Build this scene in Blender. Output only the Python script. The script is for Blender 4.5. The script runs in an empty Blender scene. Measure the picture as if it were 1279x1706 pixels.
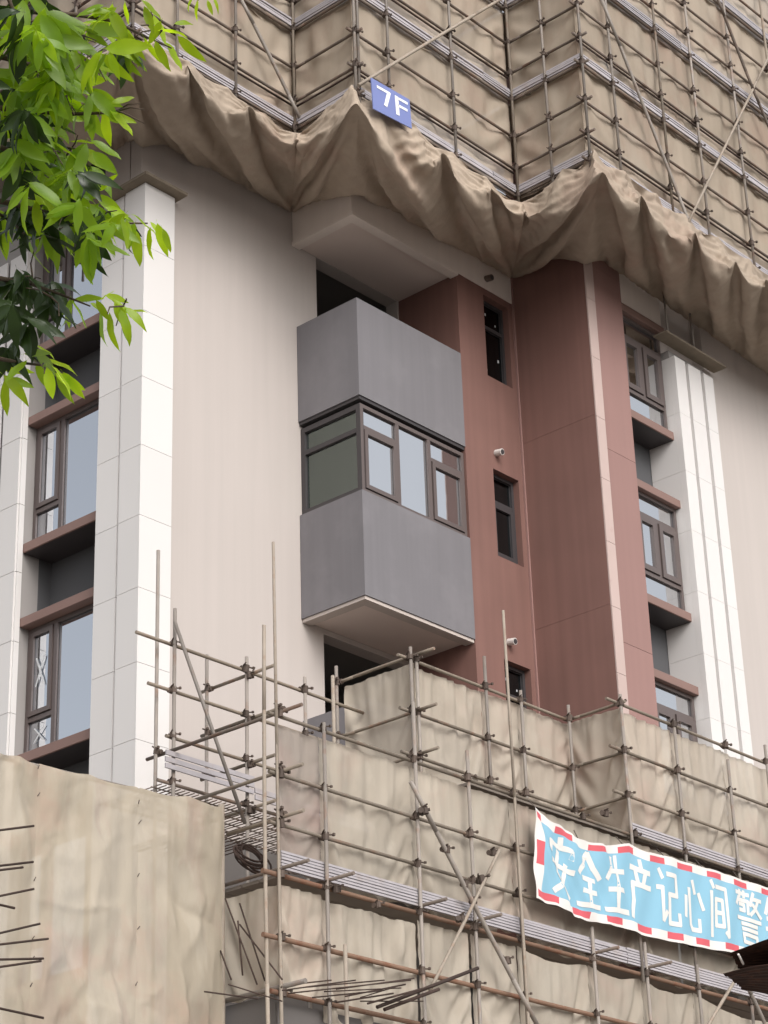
import bpy, bmesh, math, random
import numpy as np
from mathutils import Vector, Matrix

random.seed(7); RNG = np.random.RandomState(11)
S = bpy.context.scene
COL = S.collection

# ------------------------------------------------------------------ camera
F_PX, W_PX, H_PX = 3734.5, 1279.0, 1706.0
YAW, PITCH, ROLL = 0.85167, 0.44268, -0.033945
def cam_axes():
    cy, sy, cp, sp = math.cos(YAW), math.sin(YAW), math.cos(PITCH), math.sin(PITCH)
    f = Vector((sy*cp, cy*cp, sp)); r = Vector((cy, -sy, 0)); u = r.cross(f)
    cr, sr = math.cos(ROLL), math.sin(ROLL)
    return cr*r + sr*u, -sr*r + cr*u, f
CR, CU, CF = cam_axes()
EYE = Vector((0, 0, 1.6))
cd = bpy.data.cameras.new('camera'); cam = bpy.data.objects.new('camera', cd); COL.objects.link(cam)
M3 = Matrix((CR, CU, -CF)).transposed()
cam.matrix_world = Matrix.Translation(EYE) @ M3.to_4x4()
cd.sensor_fit = 'VERTICAL'; cd.sensor_height = 24.0; cd.sensor_width = 18.0
cd.lens = F_PX/H_PX*24.0; cd.clip_start = 0.1; cd.clip_end = 3000
S.camera = cam

# ------------------------------------------------------------------ sky, sun, exposure
SUN_EL, SUN_AZ = math.radians(36), math.radians(203)      # azimuth: clockwise from +Y
w = bpy.data.worlds.new('World'); S.world = w; w.use_nodes = True
nt = w.node_tree; nt.nodes.clear()
sky = nt.nodes.new('ShaderNodeTexSky'); sky.sky_type = 'NISHITA'; sky.sun_disc = False
sky.sun_elevation = SUN_EL; sky.sun_rotation = SUN_AZ
sky.air_density = 1.0; sky.dust_density = 4.0; sky.ozone_density = 1.0
hsv = nt.nodes.new('ShaderNodeHueSaturation'); hsv.inputs['Saturation'].default_value = 0.22
bg = nt.nodes.new('ShaderNodeBackground'); bg.inputs['Strength'].default_value = 0.15
wo = nt.nodes.new('ShaderNodeOutputWorld')
nt.links.new(sky.outputs[0], hsv.inputs['Color']); nt.links.new(hsv.outputs[0], bg.inputs[0]); nt.links.new(bg.outputs[0], wo.inputs[0])
sl = bpy.data.lights.new('sun', 'SUN'); sl.energy = 0.55; sl.angle = math.radians(30); sl.color = (1.0, 0.97, 0.935)
so = bpy.data.objects.new('sun', sl); COL.objects.link(so)
sd = Vector((math.sin(SUN_AZ)*math.cos(SUN_EL), math.cos(SUN_AZ)*math.cos(SUN_EL), math.sin(SUN_EL)))
so.rotation_euler = sd.to_track_quat('Z', 'Y').to_euler(); so.location = (10, -20, 40)
S.view_settings.view_transform = 'Standard'; S.view_settings.look = 'None'
S.view_settings.exposure = 0.62; S.view_settings.gamma = 1.0; S.view_settings.use_curve_mapping = False
S.cycles.max_bounces = 8; S.cycles.diffuse_bounces = 5; S.cycles.transmission_bounces = 6; S.cycles.transparent_max_bounces = 10

# ------------------------------------------------------------------ helpers
def ray(px, py):
    d = CR*((px-639.5)/F_PX) - CU*((py-853.0)/F_PX) + CF
    return d.normalized()
def on_y(px, py, y):
    d = ray(px, py); return EYE + d*((y-EYE.y)/d.y)
def on_x(px, py, x):
    d = ray(px, py); return EYE + d*((x-EYE.x)/d.x)

def tag(o, label=None, cat=None, group=None, kind=None):
    if label: o['label'] = label
    if cat: o['category'] = cat
    if group: o['group'] = group
    if kind: o['kind'] = kind
    return o
def empty(name, loc, label, cat, group=None):
    o = bpy.data.objects.new(name, None); COL.objects.link(o); o.location = loc; o.empty_display_size = .2
    return tag(o, label, cat, group)
def mesh_obj(name, me, parent=None, m=None):
    o = bpy.data.objects.new(name, me); COL.objects.link(o)
    if m is not None and not me.materials: me.materials.append(m)
    if parent is not None:
        o.parent = parent
        p = parent; v = Vector(p.location)
        while p.parent is not None: p = p.parent; v += Vector(p.location)
        o.location = -v
    return o
def from_bm(name, bm, m, parent=None, smooth=False, recalc=True):
    if recalc: bmesh.ops.recalc_face_normals(bm, faces=bm.faces)
    me = bpy.data.meshes.new(name); bm.to_mesh(me); bm.free()
    if smooth: me.polygons.foreach_set('use_smooth', [True]*len(me.polygons))
    return mesh_obj(name, me, parent, m)
def add_hex(bm, P):
    v = [bm.verts.new(p) for p in P]
    for f in ((0,1,2,3),(4,7,6,5),(0,4,5,1),(1,5,6,2),(2,6,7,3),(3,7,4,0)): bm.faces.new([v[i] for i in f])
    return v
def add_box(bm, x0, x1, y0, y1, z0, z1):
    return add_hex(bm, [(x0,y0,z0),(x1,y0,z0),(x1,y1,z0),(x0,y1,z0),(x0,y0,z1),(x1,y0,z1),(x1,y1,z1),(x0,y1,z1)])
def box(name, x0, x1, y0, y1, z0, z1, m, parent=None, bev=0.0):
    bm = bmesh.new(); add_box(bm, x0, x1, y0, y1, z0, z1)
    if bev: bmesh.ops.bevel(bm, geom=bm.edges[:], offset=bev, segments=1, affect='EDGES')
    return from_bm(name, bm, m, parent)
def add_tube(bm, a, b, r, n=8, r2=None, caps=True):
    a = Vector(a); b = Vector(b); d = (b-a).normalized(); r2 = r if r2 is None else r2
    s = d.cross(Vector((0,0,1))) if abs(d.z) < .95 else d.cross(Vector((1,0,0)))
    s.normalize(); t = d.cross(s)
    A = []; B = []
    for i in range(n):
        q = 2*math.pi*i/n; k = s*math.cos(q)+t*math.sin(q)
        A.append(bm.verts.new(a+k*r)); B.append(bm.verts.new(b+k*r2))
    for i in range(n): bm.faces.new((A[i], A[(i+1)%n], B[(i+1)%n], B[i]))
    if caps: bm.faces.new(A[::-1]); bm.faces.new(B)
def tube(name, a, b, r, m, parent=None, n=8, r2=None, bow=0.0):
    bm = bmesh.new(); a = Vector(a); b = Vector(b)
    if bow:
        off = Vector((random.uniform(-1,1), random.uniform(-.3,.3), random.uniform(-.4,.4)))*bow
        pts = [a.lerp(b, t) + off*math.sin(math.pi*t) for t in np.linspace(0, 1, 6)]
        rr = np.linspace(r, r if r2 is None else r2, 6)
        for i in range(5): add_tube(bm, pts[i], pts[i+1], rr[i], n, rr[i+1], caps=(i in (0, 4)))
        bmesh.ops.remove_doubles(bm, verts=bm.verts, dist=1e-5)
    else: add_tube(bm, a, b, r, n, r2)
    o = from_bm(name, bm, m, parent)
    for p in o.data.polygons: p.use_smooth = len(p.vertices) == 4
    return o

# ------------------------------------------------------------------ materials
def mat(name, col, rough=.8, var=.12, scale=1.5, streak=0.0, bump=0.0, bscale=60., spec=.3, stain=None, metal=0.0, grime=0.0, bdist=.01, bstretch=(1,1,1)):
    m = bpy.data.materials.new(name); m.use_nodes = True; t = m.node_tree; n = t.nodes; L = t.links.new
    b = n['Principled BSDF']; b.inputs['Roughness'].default_value = rough
    b.inputs['Specular IOR Level'].default_value = spec; b.inputs['Metallic'].default_value = metal
    tc = n.new('ShaderNodeTexCoord')
    geo = n.new('ShaderNodeNewGeometry')
    no = n.new('ShaderNodeTexNoise'); no.inputs['Scale'].default_value = scale; no.inputs['Detail'].default_value = 6
    L(geo.outputs['Position'], no.inputs['Vector'])
    mx = n.new('ShaderNodeMix'); mx.data_type = 'RGBA'
    mx.inputs['A'].default_value = tuple(c*(1-var) for c in col)+(1,); mx.inputs['B'].default_value = tuple(min(1, c*(1+var)) for c in col)+(1,)
    L(no.outputs['Fac'], mx.inputs['Factor']); out = mx.outputs['Result']
    if streak:
        mp = n.new('ShaderNodeMapping'); mp.inputs['Scale'].default_value = (7, 7, .22)
        L(geo.outputs['Position'], mp.inputs['Vector'])
        n2 = n.new('ShaderNodeTexNoise'); n2.inputs['Scale'].default_value = 1.0; n2.inputs['Detail'].default_value = 5
        L(mp.outputs[0], n2.inputs['Vector'])
        r = n.new('ShaderNodeMapRange'); r.inputs['From Min'].default_value = .35; r.inputs['From Max'].default_value = .75
        r.inputs['To Min'].default_value = 1.0; r.inputs['To Max'].default_value = 1.0-streak; L(n2.outputs['Fac'], r.inputs['Value'])
        m2 = n.new('ShaderNodeMix'); m2.data_type = 'RGBA'; m2.blend_type = 'MULTIPLY'; m2.inputs['Factor'].default_value = 1
        L(out, m2.inputs['A']); L(r.outputs[0], m2.inputs['B']); out = m2.outputs['Result']
    if stain:
        n3 = n.new('ShaderNodeTexNoise'); n3.inputs['Scale'].default_value = stain[1]; n3.inputs['Detail'].default_value = 4; n3.inputs['Roughness'].default_value = .65
        L(geo.outputs['Position'], n3.inputs['Vector'])
        r = n.new('ShaderNodeMapRange'); r.inputs['From Min'].default_value = stain[2]; r.inputs['From Max'].default_value = stain[2]+.16
        L(n3.outputs['Fac'], r.inputs['Value'])
        mm = n.new('ShaderNodeMath'); mm.operation = 'MULTIPLY'; mm.inputs[1].default_value = stain[3]; L(r.outputs[0], mm.inputs[0])
        m3 = n.new('ShaderNodeMix'); m3.data_type = 'RGBA'; m3.inputs['B'].default_value = tuple(stain[0])+(1,)
        L(mm.outputs[0], m3.inputs['Factor']); L(out, m3.inputs['A']); out = m3.outputs['Result']
    oi = n.new('ShaderNodeObjectInfo')
    if grime:
        r = n.new('ShaderNodeMapRange'); r.inputs['To Min'].default_value = 1-grime; r.inputs['To Max'].default_value = 1+grime
        L(oi.outputs['Random'], r.inputs['Value'])
        m4 = n.new('ShaderNodeMix'); m4.data_type = 'RGBA'; m4.blend_type = 'MULTIPLY'; m4.inputs['Factor'].default_value = 1
        L(out, m4.inputs['A']); L(r.outputs[0], m4.inputs['B']); out = m4.outputs['Result']
    L(out, b.inputs['Base Color'])
    if bump:
        nb = n.new('ShaderNodeTexNoise'); nb.inputs['Scale'].default_value = bscale; nb.inputs['Detail'].default_value = 5
        mpb = n.new('ShaderNodeMapping'); mpb.inputs['Scale'].default_value = bstretch; L(geo.outputs['Position'], mpb.inputs['Vector'])
        L(mpb.outputs[0], nb.inputs['Vector'])
        bu = n.new('ShaderNodeBump'); bu.inputs['Strength'].default_value = bump; bu.inputs['Distance'].default_value = bdist
        L(nb.outputs['Fac'], bu.inputs['Height']); L(bu.outputs[0], b.inputs['Normal'])
    return m

def net_mat(name, col, pink=.35, trans=.36, see=.10, bp=(.35, 26, .01)):
    m = mat(name, col, .92, .14, .9, bump=bp[0], bscale=bp[1], bdist=bp[2], bstretch=(1,1,.38), spec=.1, stain=((col[0]*1.02, col[1]*.80, col[2]*.80), .8, .52, pink), grime=.07, streak=.10)
    t = m.node_tree; n = t.nodes; b = n['Principled BSDF']; out = n['Material Output']
    tr = n.new('ShaderNodeBsdfTranslucent'); mx = n.new('ShaderNodeMixShader'); mx.inputs[0].default_value = trans
    tp_ = n.new('ShaderNodeBsdfTransparent'); m2_ = n.new('ShaderNodeMixShader'); m2_.inputs[0].default_value = see
    src = b.inputs['Base Color'].links[0].from_socket
    t.links.new(src, tr.inputs['Color']); t.links.new(b.outputs[0], mx.inputs[1]); t.links.new(tr.outputs[0], mx.inputs[2]); t.links.new(mx.outputs[0], m2_.inputs[1]); t.links.new(tp_.outputs[0], m2_.inputs[2]); t.links.new(m2_.outputs[0], out.inputs['Surface'])
    return m

def glass_mat(name, tint, refl, trans, rough=.015):
    m = bpy.data.materials.new(name); m.use_nodes = True; t = m.node_tree; n = t.nodes; n.clear(); L = t.links.new
    out = n.new('ShaderNodeOutputMaterial'); g = n.new('ShaderNodeBsdfGlossy'); g.inputs['Roughness'].default_value = rough
    g.inputs['Color'].default_value = tint
    tr = n.new('ShaderNodeBsdfTransparent'); tr.inputs['Color'].default_value = trans
    mx = n.new('ShaderNodeMixShader')
    fr = n.new('ShaderNodeFresnel'); fr.inputs['IOR'].default_value = 1.5
    ma = n.new('ShaderNodeMath'); ma.operation = 'ADD'; ma.inputs[1].default_value = refl; ma.use_clamp = True
    L(fr.outputs[0], ma.inputs[0]); L(ma.outputs[0], mx.inputs[0])
    # slight waviness of the pane
    geo = n.new('ShaderNodeNewGeometry'); no = n.new('ShaderNodeTexNoise'); no.inputs['Scale'].default_value = 1.6
    bu = n.new('ShaderNodeBump'); bu.inputs['Strength'].default_value = .04; bu.inputs['Distance'].default_value = .02
    L(geo.outputs['Position'], no.inputs['Vector']); L(no.outputs['Fac'], bu.inputs['Height']); L(bu.outputs[0], g.inputs['Normal'])
    L(tr.outputs[0], mx.inputs[1]); L(g.outputs[0], mx.inputs[2]); L(mx.outputs[0], out.inputs['Surface'])
    return m

M = {}
M['cream'] = mat('cream_render', (.46,.412,.385), 0.85, .045, .6, streak=.05, bump=.10, bscale=90)
M['edge'] = mat('soffit_edge_paint', (.47,.41,.375), .85, .05, .8)
M['cream_trim'] = mat('cream_trim', (.72,.64,.585), .85, .05, .8, streak=.05, bump=.08, bscale=90)
M['white_panel'] = mat('white_stone_panel', (.63,.605,.59), .6, .025, .7, bump=.04, bscale=120, grime=.02)
M['joint'] = mat('panel_joint', (.30,.28,.27), .9)
M['red'] = mat('red_brown_render', (.195,.103,.086), .62, .13, 1.3, streak=.14, bump=.06, bscale=110, spec=.35)
M['red_face'] = mat('lighter_red_brown_render', (.285,.168,.15), .65, .06, .8, streak=.06, bump=.06, bscale=110, grime=.02)  # lighter tone of the red brown render
M['pink_panel'] = mat('pale_pink_panel', (.47,.36,.33), .6, .06, 1.4, bump=.05, bscale=100, grime=.03, stain=((.36,.22,.2), 5, .62, .45))
M['grey'] = mat('dark_grey_render', (.172,.164,.174), .75, .07, 1.1, streak=.10, bump=.10, bscale=80, stain=((.20,.19,.20), 1.1, .5, .5))
M['ledge'] = mat('brown_aluminium_ledge', (.215,.135,.115), .55, .08, 2)
M['frame'] = mat('bronze_window_frame', (.105,.082,.077), .42, .08, 3, spec=.5)
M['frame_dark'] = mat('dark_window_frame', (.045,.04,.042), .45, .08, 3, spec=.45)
M['soffit'] = mat('soffit_paint', (.66,.56,.51), .85, .06, .8)
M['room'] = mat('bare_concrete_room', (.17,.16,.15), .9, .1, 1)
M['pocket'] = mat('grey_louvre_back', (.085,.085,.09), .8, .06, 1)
M['mortar'] = mat('raw_mortar_board', (.20,.165,.125), .95, .25, 6, bump=.5, bscale=30)
M['plinth'] = mat('dark_grey_plinth', (.13,.118,.112), .8, .1, 1)
M['pole'] = mat('grey_steel_tube', (.235,.205,.18), .55, .2, 6, spec=.4, grime=.22, stain=((.22,.12,.075), 4, .55, .6), metal=.0)
M['ledger'] = mat('brown_steel_tube', (.14,.11,.09), .6, .22, 6, spec=.35, grime=.2, stain=((.15,.075,.045), 4, .5, .6))
M['lowledger'] = mat('dusty_steel_tube', (.195,.16,.125), .6, .22, 6, spec=.35, grime=.2, stain=((.20,.10,.06), 4, .55, .6))
M['rust'] = mat('rusty_steel_tube', (.19,.115,.078), .75, .25, 5, grime=.15, stain=((.17,.07,.04), 6, .5, .7))
M['bamboo'] = mat('weathered_pole', (.29,.245,.20), .75, .2, 7, grime=.1, stain=((.25,.16,.11), 9, .55, .7))
M['coupler'] = mat('rusty_coupler', (.085,.062,.05), .7, .3, 20, grime=.25)
M['tread'] = mat('galvanised_toe_board', (.35,.325,.34), .5, .22, 5, spec=.45, grime=.12, stain=((.3,.24,.2), 3, .55, .5))
M['deck'] = mat('dusty_deck', (.19,.16,.135), .8, .2, 3)
M['net_up'] = net_mat('brown_debris_netting', (.53,.445,.355))
M['net_low'] = net_mat('beige_debris_netting', (.57,.505,.42), bp=(.34, 12, .014))
M['net_grey'] = net_mat('greyish_netting', (.40,.345,.30), .5, .35)
M['canvas_big'] = net_mat('dirty_beige_canvas', (.56,.485,.38), .6, .36, .16, (.6, 9, .022))
def add_patches(m, cols, scl, thr, k):
    t = m.node_tree; n = t.nodes; L = t.links.new; b = n['Principled BSDF']; src = b.inputs['Base Color'].links[0].from_socket
    users = [l.to_socket for l in list(src.links)]; geo = n.new('ShaderNodeNewGeometry')
    for i, c in enumerate(cols):
        mp = n.new('ShaderNodeMapping'); mp.inputs['Scale'].default_value = scl; mp.inputs['Location'].default_value = (i*7.3, i*3.1, i*5.7); L(geo.outputs['Position'], mp.inputs['Vector'])
        no = n.new('ShaderNodeTexNoise'); no.inputs['Scale'].default_value = 1; no.inputs['Detail'].default_value = 7; no.inputs['Roughness'].default_value = .6; L(mp.outputs[0], no.inputs['Vector'])
        r = n.new('ShaderNodeMapRange'); r.inputs['From Min'].default_value = thr; r.inputs['From Max'].default_value = thr+.10; r.inputs['To Max'].default_value = k; L(no.outputs['Fac'], r.inputs['Value'])
        mx = n.new('ShaderNodeMix'); mx.data_type = 'RGBA'; mx.inputs['B'].default_value = tuple(c)+(1,); L(r.outputs[0], mx.inputs['Factor']); L(src, mx.inputs['A']); src = mx.outputs['Result']
    for u in users: L(src, u)
add_patches(M['canvas_big'], [(.42,.37,.30), (.63,.57,.47), (.47,.35,.29)], (2.4, 2.4, .75), .53, .38)
add_patches(M['net_low'], [(.45,.40,.335), (.64,.58,.49)], (2.0, 2.0, 1.1), .55, .45)
add_patches(M['net_up'], [(.45,.34,.27), (.57,.49,.40)], (1.2, 1.2, .8), .53, .5)
M['skirt'] = net_mat('tan_canvas', (.41,.335,.265), .3, .12, 0.0, (.75, 8, .03))
M['rebar'] = mat('rebar_steel', (.055,.035,.028), .75, .3, 12, grime=.2)
M['asphalt'] = mat('asphalt', (.17,.155,.14), .9, .2, 2, bump=.3, bscale=40)
M['rustsheet'] = mat('rusty_tin', (.035,.016,.011), .8, .35, 7, bump=.4, bscale=20, stain=((.09,.035,.02), 5, .5, .6))
M['banner_blue'] = mat('sky_blue_banner_cloth', (.22,.42,.54), .6, .06, 2, bump=.15, bscale=14, spec=.3)
M['banner_red'] = mat('red_banner_cloth', (.55,.10,.12), .6, .06, 2, bump=.15, bscale=14)
M['banner_white'] = mat('white_banner_cloth', (.66,.63,.60), .6, .04, 2, bump=.15, bscale=14)
M['sign_blue'] = mat('blue_sign_paint', (.165,.20,.42), .45, .05, 3, spec=.4)
M['sign_white'] = mat('white_sign_paint', (.82,.82,.82), .5, .03, 3)
M['curtain'] = mat('white_curtain', (.75,.77,.80), .9, .04, 3)
M['tape'] = mat('white_tape', (.55,.56,.57), .7, .05, 5)
M['pvc'] = mat('white_pvc', (.62,.58,.55), .5, .06, 5)
M['bark'] = mat('bark', (.085,.062,.045), .9, .3, 9, bump=.6, bscale=40)
M['rope'] = mat('tie_wire', (.10,.08,.07), .8)
M['glass'] = glass_mat('coated_glass', (.96,.975,1.0,1), .62, (.42,.46,.50,1))
M['glass_left'] = glass_mat('blue_coated_glass', (.90,.94,1.0,1), .66, (.50,.56,.66,1))
M['glass_dim'] = glass_mat('dim_side_glass', (.75,.87,.82,1), .15, (.25,.28,.26,1))  # darker tint and weak reflection put in to dim the balcony's side pane
M['glass_dark'] = glass_mat('dark_glass', (.8,.9,.95,1), .02, (.10,.11,.12,1))
M['blind'] = mat('pale_green_blind', (.36,.43,.39), .9, .05, 2)
def leaf_mat(name, col, tcol, tr, rough=.38):
    m = bpy.data.materials.new(name); m.use_nodes = True; t = m.node_tree; n = t.nodes; L = t.links.new
    b = n['Principled BSDF']; b.inputs['Roughness'].default_value = rough; b.inputs['Specular IOR Level'].default_value = .45
    oi = n.new('ShaderNodeObjectInfo'); geo = n.new('ShaderNodeNewGeometry')
    no = n.new('ShaderNodeTexNoise'); no.inputs['Scale'].default_value = 9; L(geo.outputs['Position'], no.inputs['Vector'])
    ad = n.new('ShaderNodeMath'); ad.operation = 'ADD'; L(oi.outputs['Random'], ad.inputs[0]); L(no.outputs['Fac'], ad.inputs[1])
    r = n.new('ShaderNodeMapRange'); r.inputs['From Min'].default_value = .2; r.inputs['From Max'].default_value = 1.6; r.inputs['To Min'].default_value = .62; r.inputs['To Max'].default_value = 1.4
    L(ad.outputs[0], r.inputs['Value'])
    def tinted(c):
        mx = n.new('ShaderNodeMix'); mx.data_type = 'RGBA'; mx.blend_type = 'MULTIPLY'; mx.inputs['Factor'].default_value = 1
        mx.inputs['A'].default_value = tuple(c)+(1,); L(r.outputs[0], mx.inputs['B']); return mx.outputs['Result']
    L(tinted(col), b.inputs['Base Color'])
    tl = n.new('ShaderNodeBsdfTranslucent'); L(tinted(tcol), tl.inputs['Color'])
    ms = n.new('ShaderNodeMixShader'); ms.inputs[0].default_value = tr
    L(b.outputs[0], ms.inputs[1]); L(tl.outputs[0], ms.inputs[2]); L(ms.outputs[0], n['Material Output'].inputs['Surface'])
    return m
M['leaf_young'] = leaf_mat('young_leaf', (.25,.36,.018), (.62,.85,.015), .55)
M['leaf_mid'] = leaf_mat('mid_leaf', (.13,.215,.018), (.42,.62,.02), .48)
M['leaf_old'] = leaf_mat('old_leaf', (.026,.046,.012), (.05,.11,.012), .2, .32)

# ------------------------------------------------------------------ ground
bm = bmesh.new(); bmesh.ops.create_grid(bm, x_segments=2, y_segments=2, size=900)
tag(from_bm('ground', bm, M['asphalt']), kind='structure')
bm = bmesh.new(); add_box(bm, 5, 60, 10, 70, 0.0, .14)
tag(from_bm('pavement', bm, mat('paving_concrete', (.36,.335,.30), .9, .15, 1.2, bump=.2)), kind='structure')

# ------------------------------------------------------------------ the apartment building
BLD = empty('apartment_building', (24, 20, 0), 'unfinished apartment block in cream, red brown and dark grey render with white stone pillars', 'building')
FL = 2.98
# coordinate systems: 'F' front faces (a = X, outward = -Y), 'L' left faces (a = Y, outward = -X)
def pt(side, pl, a, d, z):
    return (a, pl-d, z) if side == 'F' else (pl-d, a, z)
def sbox(bm, side, pl, a0, a1, d0, d1, z0, z1):
    c = [(a0,d0,z0),(a1,d0,z0),(a1,d1,z0),(a0,d1,z0),(a0,d0,z1),(a1,d0,z1),(a1,d1,z1),(a0,d1,z1)]
    return add_hex(bm, [pt(side, pl, *q) for q in c])
def wall(name, side, pl, a0, a1, z0, z1, m, th=.22, holes=(), parent=None):
    As = sorted({a0, a1} | {h[0] for h in holes} | {h[1] for h in holes}); Zs = sorted({z0, z1} | {h[2] for h in holes} | {h[3] for h in holes})
    As = [a for a in As if a0 <= a <= a1]; Zs = [z for z in Zs if z0 <= z <= z1]
    def solid(i, j):
        if not (0 <= i < len(As)-1 and 0 <= j < len(Zs)-1): return False
        ca, cz = (As[i]+As[i+1])/2, (Zs[j]+Zs[j+1])/2
        return not any(h[0] < ca < h[1] and h[2] < cz < h[3] for h in holes)
    bm = bmesh.new()
    def quad(*q): bm.faces.new([bm.verts.new(pt(side, pl, *p)) for p in q])
    for i in range(len(As)-1):
        for j in range(len(Zs)-1):
            if not solid(i, j): continue
            x0, x1, y0, y1 = As[i], As[i+1], Zs[j], Zs[j+1]
            quad((x0,0,y0),(x1,0,y0),(x1,0,y1),(x0,0,y1)); quad((x0,-th,y0),(x1,-th,y0),(x1,-th,y1),(x0,-th,y1))
            if not solid(i-1, j): quad((x0,0,y0),(x0,-th,y0),(x0,-th,y1),(x0,0,y1))
            if not solid(i+1, j): quad((x1,0,y0),(x1,-th,y0),(x1,-th,y1),(x1,0,y1))
            if not solid(i, j-1): quad((x0,0,y0),(x1,0,y0),(x1,-th,y0),(x0,-th,y0))
            if not solid(i, j+1): quad((x0,0,y1),(x1,0,y1),(x1,-th,y1),(x0,-th,y1))
    bmesh.ops.remove_doubles(bm, verts=bm.verts, dist=1e-5)
    return from_bm(name, bm, m, parent or BLD)
def room(x0, x1, y0, y1, z0, z1, m=None, openside='F'):
    """a bare room behind an opening: five inward faces as thin slabs"""
    bm = bmesh.new(); t = .06
    add_box(bm, x0, x1, y0, y1, z0-t, z0); add_box(bm, x0, x1, y0, y1, z1, z1+t)
    if openside == 'F':
        add_box(bm, x0, x1, y1, y1+t, z0, z1); add_box(bm, x0-t, x0, y0, y1, z0, z1); add_box(bm, x1, x1+t, y0, y1, z0, z1)
    else:
        add_box(bm, x1, x1+t, y0, y1, z0, z1); add_box(bm, x0, x1, y0-t, y0, z0, z1); add_box(bm, x0, x1, y1, y1+t, z0, z1)
    return from_bm('room', bm, m or M['room'], BLD)

# --- window builder: frame, sashes, panes are sub-parts of one window
def window(side, pl, a0, a1, z0, z1, mull=(), trans=(), sashes=(), fr=.05, fm=None, gm=None, solidpane=None, skip=()):
    """mull: list of (a, half width); trans: list of (cell column, z); sashes: set of (col,row)"""
    fm = fm or M['frame']; gm = gm or M['glass']
    cx = pt(side, pl, (a0+a1)/2, 0, z0)
    W = bpy.data.objects.new('window', None)
    bm = bmesh.new()
    sbox(bm, side, pl, a0, a1, -.07, 0, z0, z0+fr); sbox(bm, side, pl, a0, a1, -.07, 0, z1-fr, z1)
    sbox(bm, side, pl, a0, a0+fr, -.07, 0, z0+fr, z1-fr); sbox(bm, side, pl, a1-fr, a1, -.07, 0, z0+fr, z1-fr)
    cols = []; cur = a0+fr
    for (a, h) in sorted(mull):
        sbox(bm, side, pl, a-h, a+h, -.07, -.002, z0+fr, z1-fr); cols.append((cur, a-h)); cur = a+h
    cols.append((cur, a1-fr))
    cells = []
    for ci, (c0, c1) in enumerate(cols):
        zc = z0+fr; rows = []
        for (tc, tz, th) in sorted([q for q in trans if q[0] == ci], key=lambda q: q[1]):
            sbox(bm, side, pl, c0, c1, -.065, -.004, tz-th, tz+th); rows.append((zc, tz-th)); zc = tz+th
        rows.append((zc, z1-fr))
        for ri, (r0, r1) in enumerate(rows): cells.append((ci, ri, c0, c1, r0, r1))
    f = from_bm('window', bm, fm, BLD)          # the frame itself is the window part
    for (ci, ri, c0, c1, r0, r1) in cells:
        if (ci, ri) in skip: continue
        d = -.04
        if (ci, ri) in sashes:
            g = .012; s = .062; sb = bmesh.new(); A0, A1, R0, R1 = c0+g, c1-g, r0+g, r1-g
            sbox(sb, side, pl, A0, A1, -.05, .018, R0, R0+s); sbox(sb, side, pl, A0, A1, -.05, .018, R1-s, R1)
            sbox(sb, side, pl, A0, A0+s, -.05, .018, R0+s, R1-s); sbox(sb, side, pl, A1-s, A1, -.05, .018, R0+s, R1-s)
            from_bm('sash', sb, fm, f)
            c0, c1, r0, r1 = A0+s-.003, A1-s+.003, R0+s-.003, R1-s+.003; d = -.018
        pb = bmesh.new(); sbox(pb, side, pl, c0+.002, c1-.002, d-.006, d, r0+.002, r1-.002)
        from_bm('pane', pb, gm, f)
        # thin light gasket line round the pane
        kb = bmesh.new(); q = .008
        sbox(kb, side, pl, c0+.002, c1-.002, d, d+.006, r0, r0+q); sbox(kb, side, pl, c0+.002, c1-.002, d, d+.006, r1-q, r1)
        sbox(kb, side, pl, c0, c0+q, d, d+.006, r0+q, r1-q); sbox(kb, side, pl, c1-q, c1, d, d+.006, r0+q, r1-q)
        from_bm('gasket', kb, M['frame_dark'], f)
    return f
bpy.data.objects  # (window root is its frame mesh)

ZT = 24.0
# cream wall of the corner flat, with balcony door openings
op = [(20.555, 22.34, z, z+2.45) for z in (16.63, 16.63-FL, 16.63-2*FL)]
wall('cream_wall', 'F', 19.156, 17.12, 22.40, 9.86, ZT, M['cream'], .22, op)
wall('plinth_wall', 'F', 19.14, 17.12, 22.40, 0, 9.855, M['plinth'], .22)
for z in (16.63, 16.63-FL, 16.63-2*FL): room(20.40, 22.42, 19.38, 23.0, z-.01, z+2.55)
# balcony side wall in red brown
wall('balcony_side_wall', 'L', 22.37, 17.995, 19.15, 9.0, 19.12, M['red'], .15)
# fascia and canopy slab over the balcony
box('canopy_fascia', 20.06, 23.69, 17.984, 19.15, 19.11, 20.3, M['cream_trim'], BLD)
bm = bmesh.new()
add_box(bm, 20.04, 22.368, 17.955, 18.11, 19.045, 19.108); add_box(bm, 20.04, 20.20, 18.112, 19.15, 19.045, 19.108)
from_bm('soffit_edge', bm, M['cream_trim'], BLD)
box('soffit', 20.202, 22.366, 18.112, 19.15, 19.085, 19.107, M['soffit'], BLD)

# projecting balcony: two grey boxes and glazed storey between
for zt, zb in ((17.725, 16.19), (17.725-FL, 16.19-FL), (17.725-2*FL, 16.19-2*FL)):
    bm = bmesh.new(); t = .12
    add_box(bm, 20.12, 22.372, 17.992, 17.992+t, zb, zt)
    add_box(bm, 20.12, 20.12+t, 17.992+t, 19.15, zb, zt)
    bmesh.ops.remove_doubles(bm, verts=bm.verts, dist=1e-5)
    from_bm('balcony_parapet', bm, M['grey'], BLD)
    box('balcony_slab', 20.242, 22.36, 18.114, 19.15, zb+.30, zb+.42, M['room'], BLD)
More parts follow.
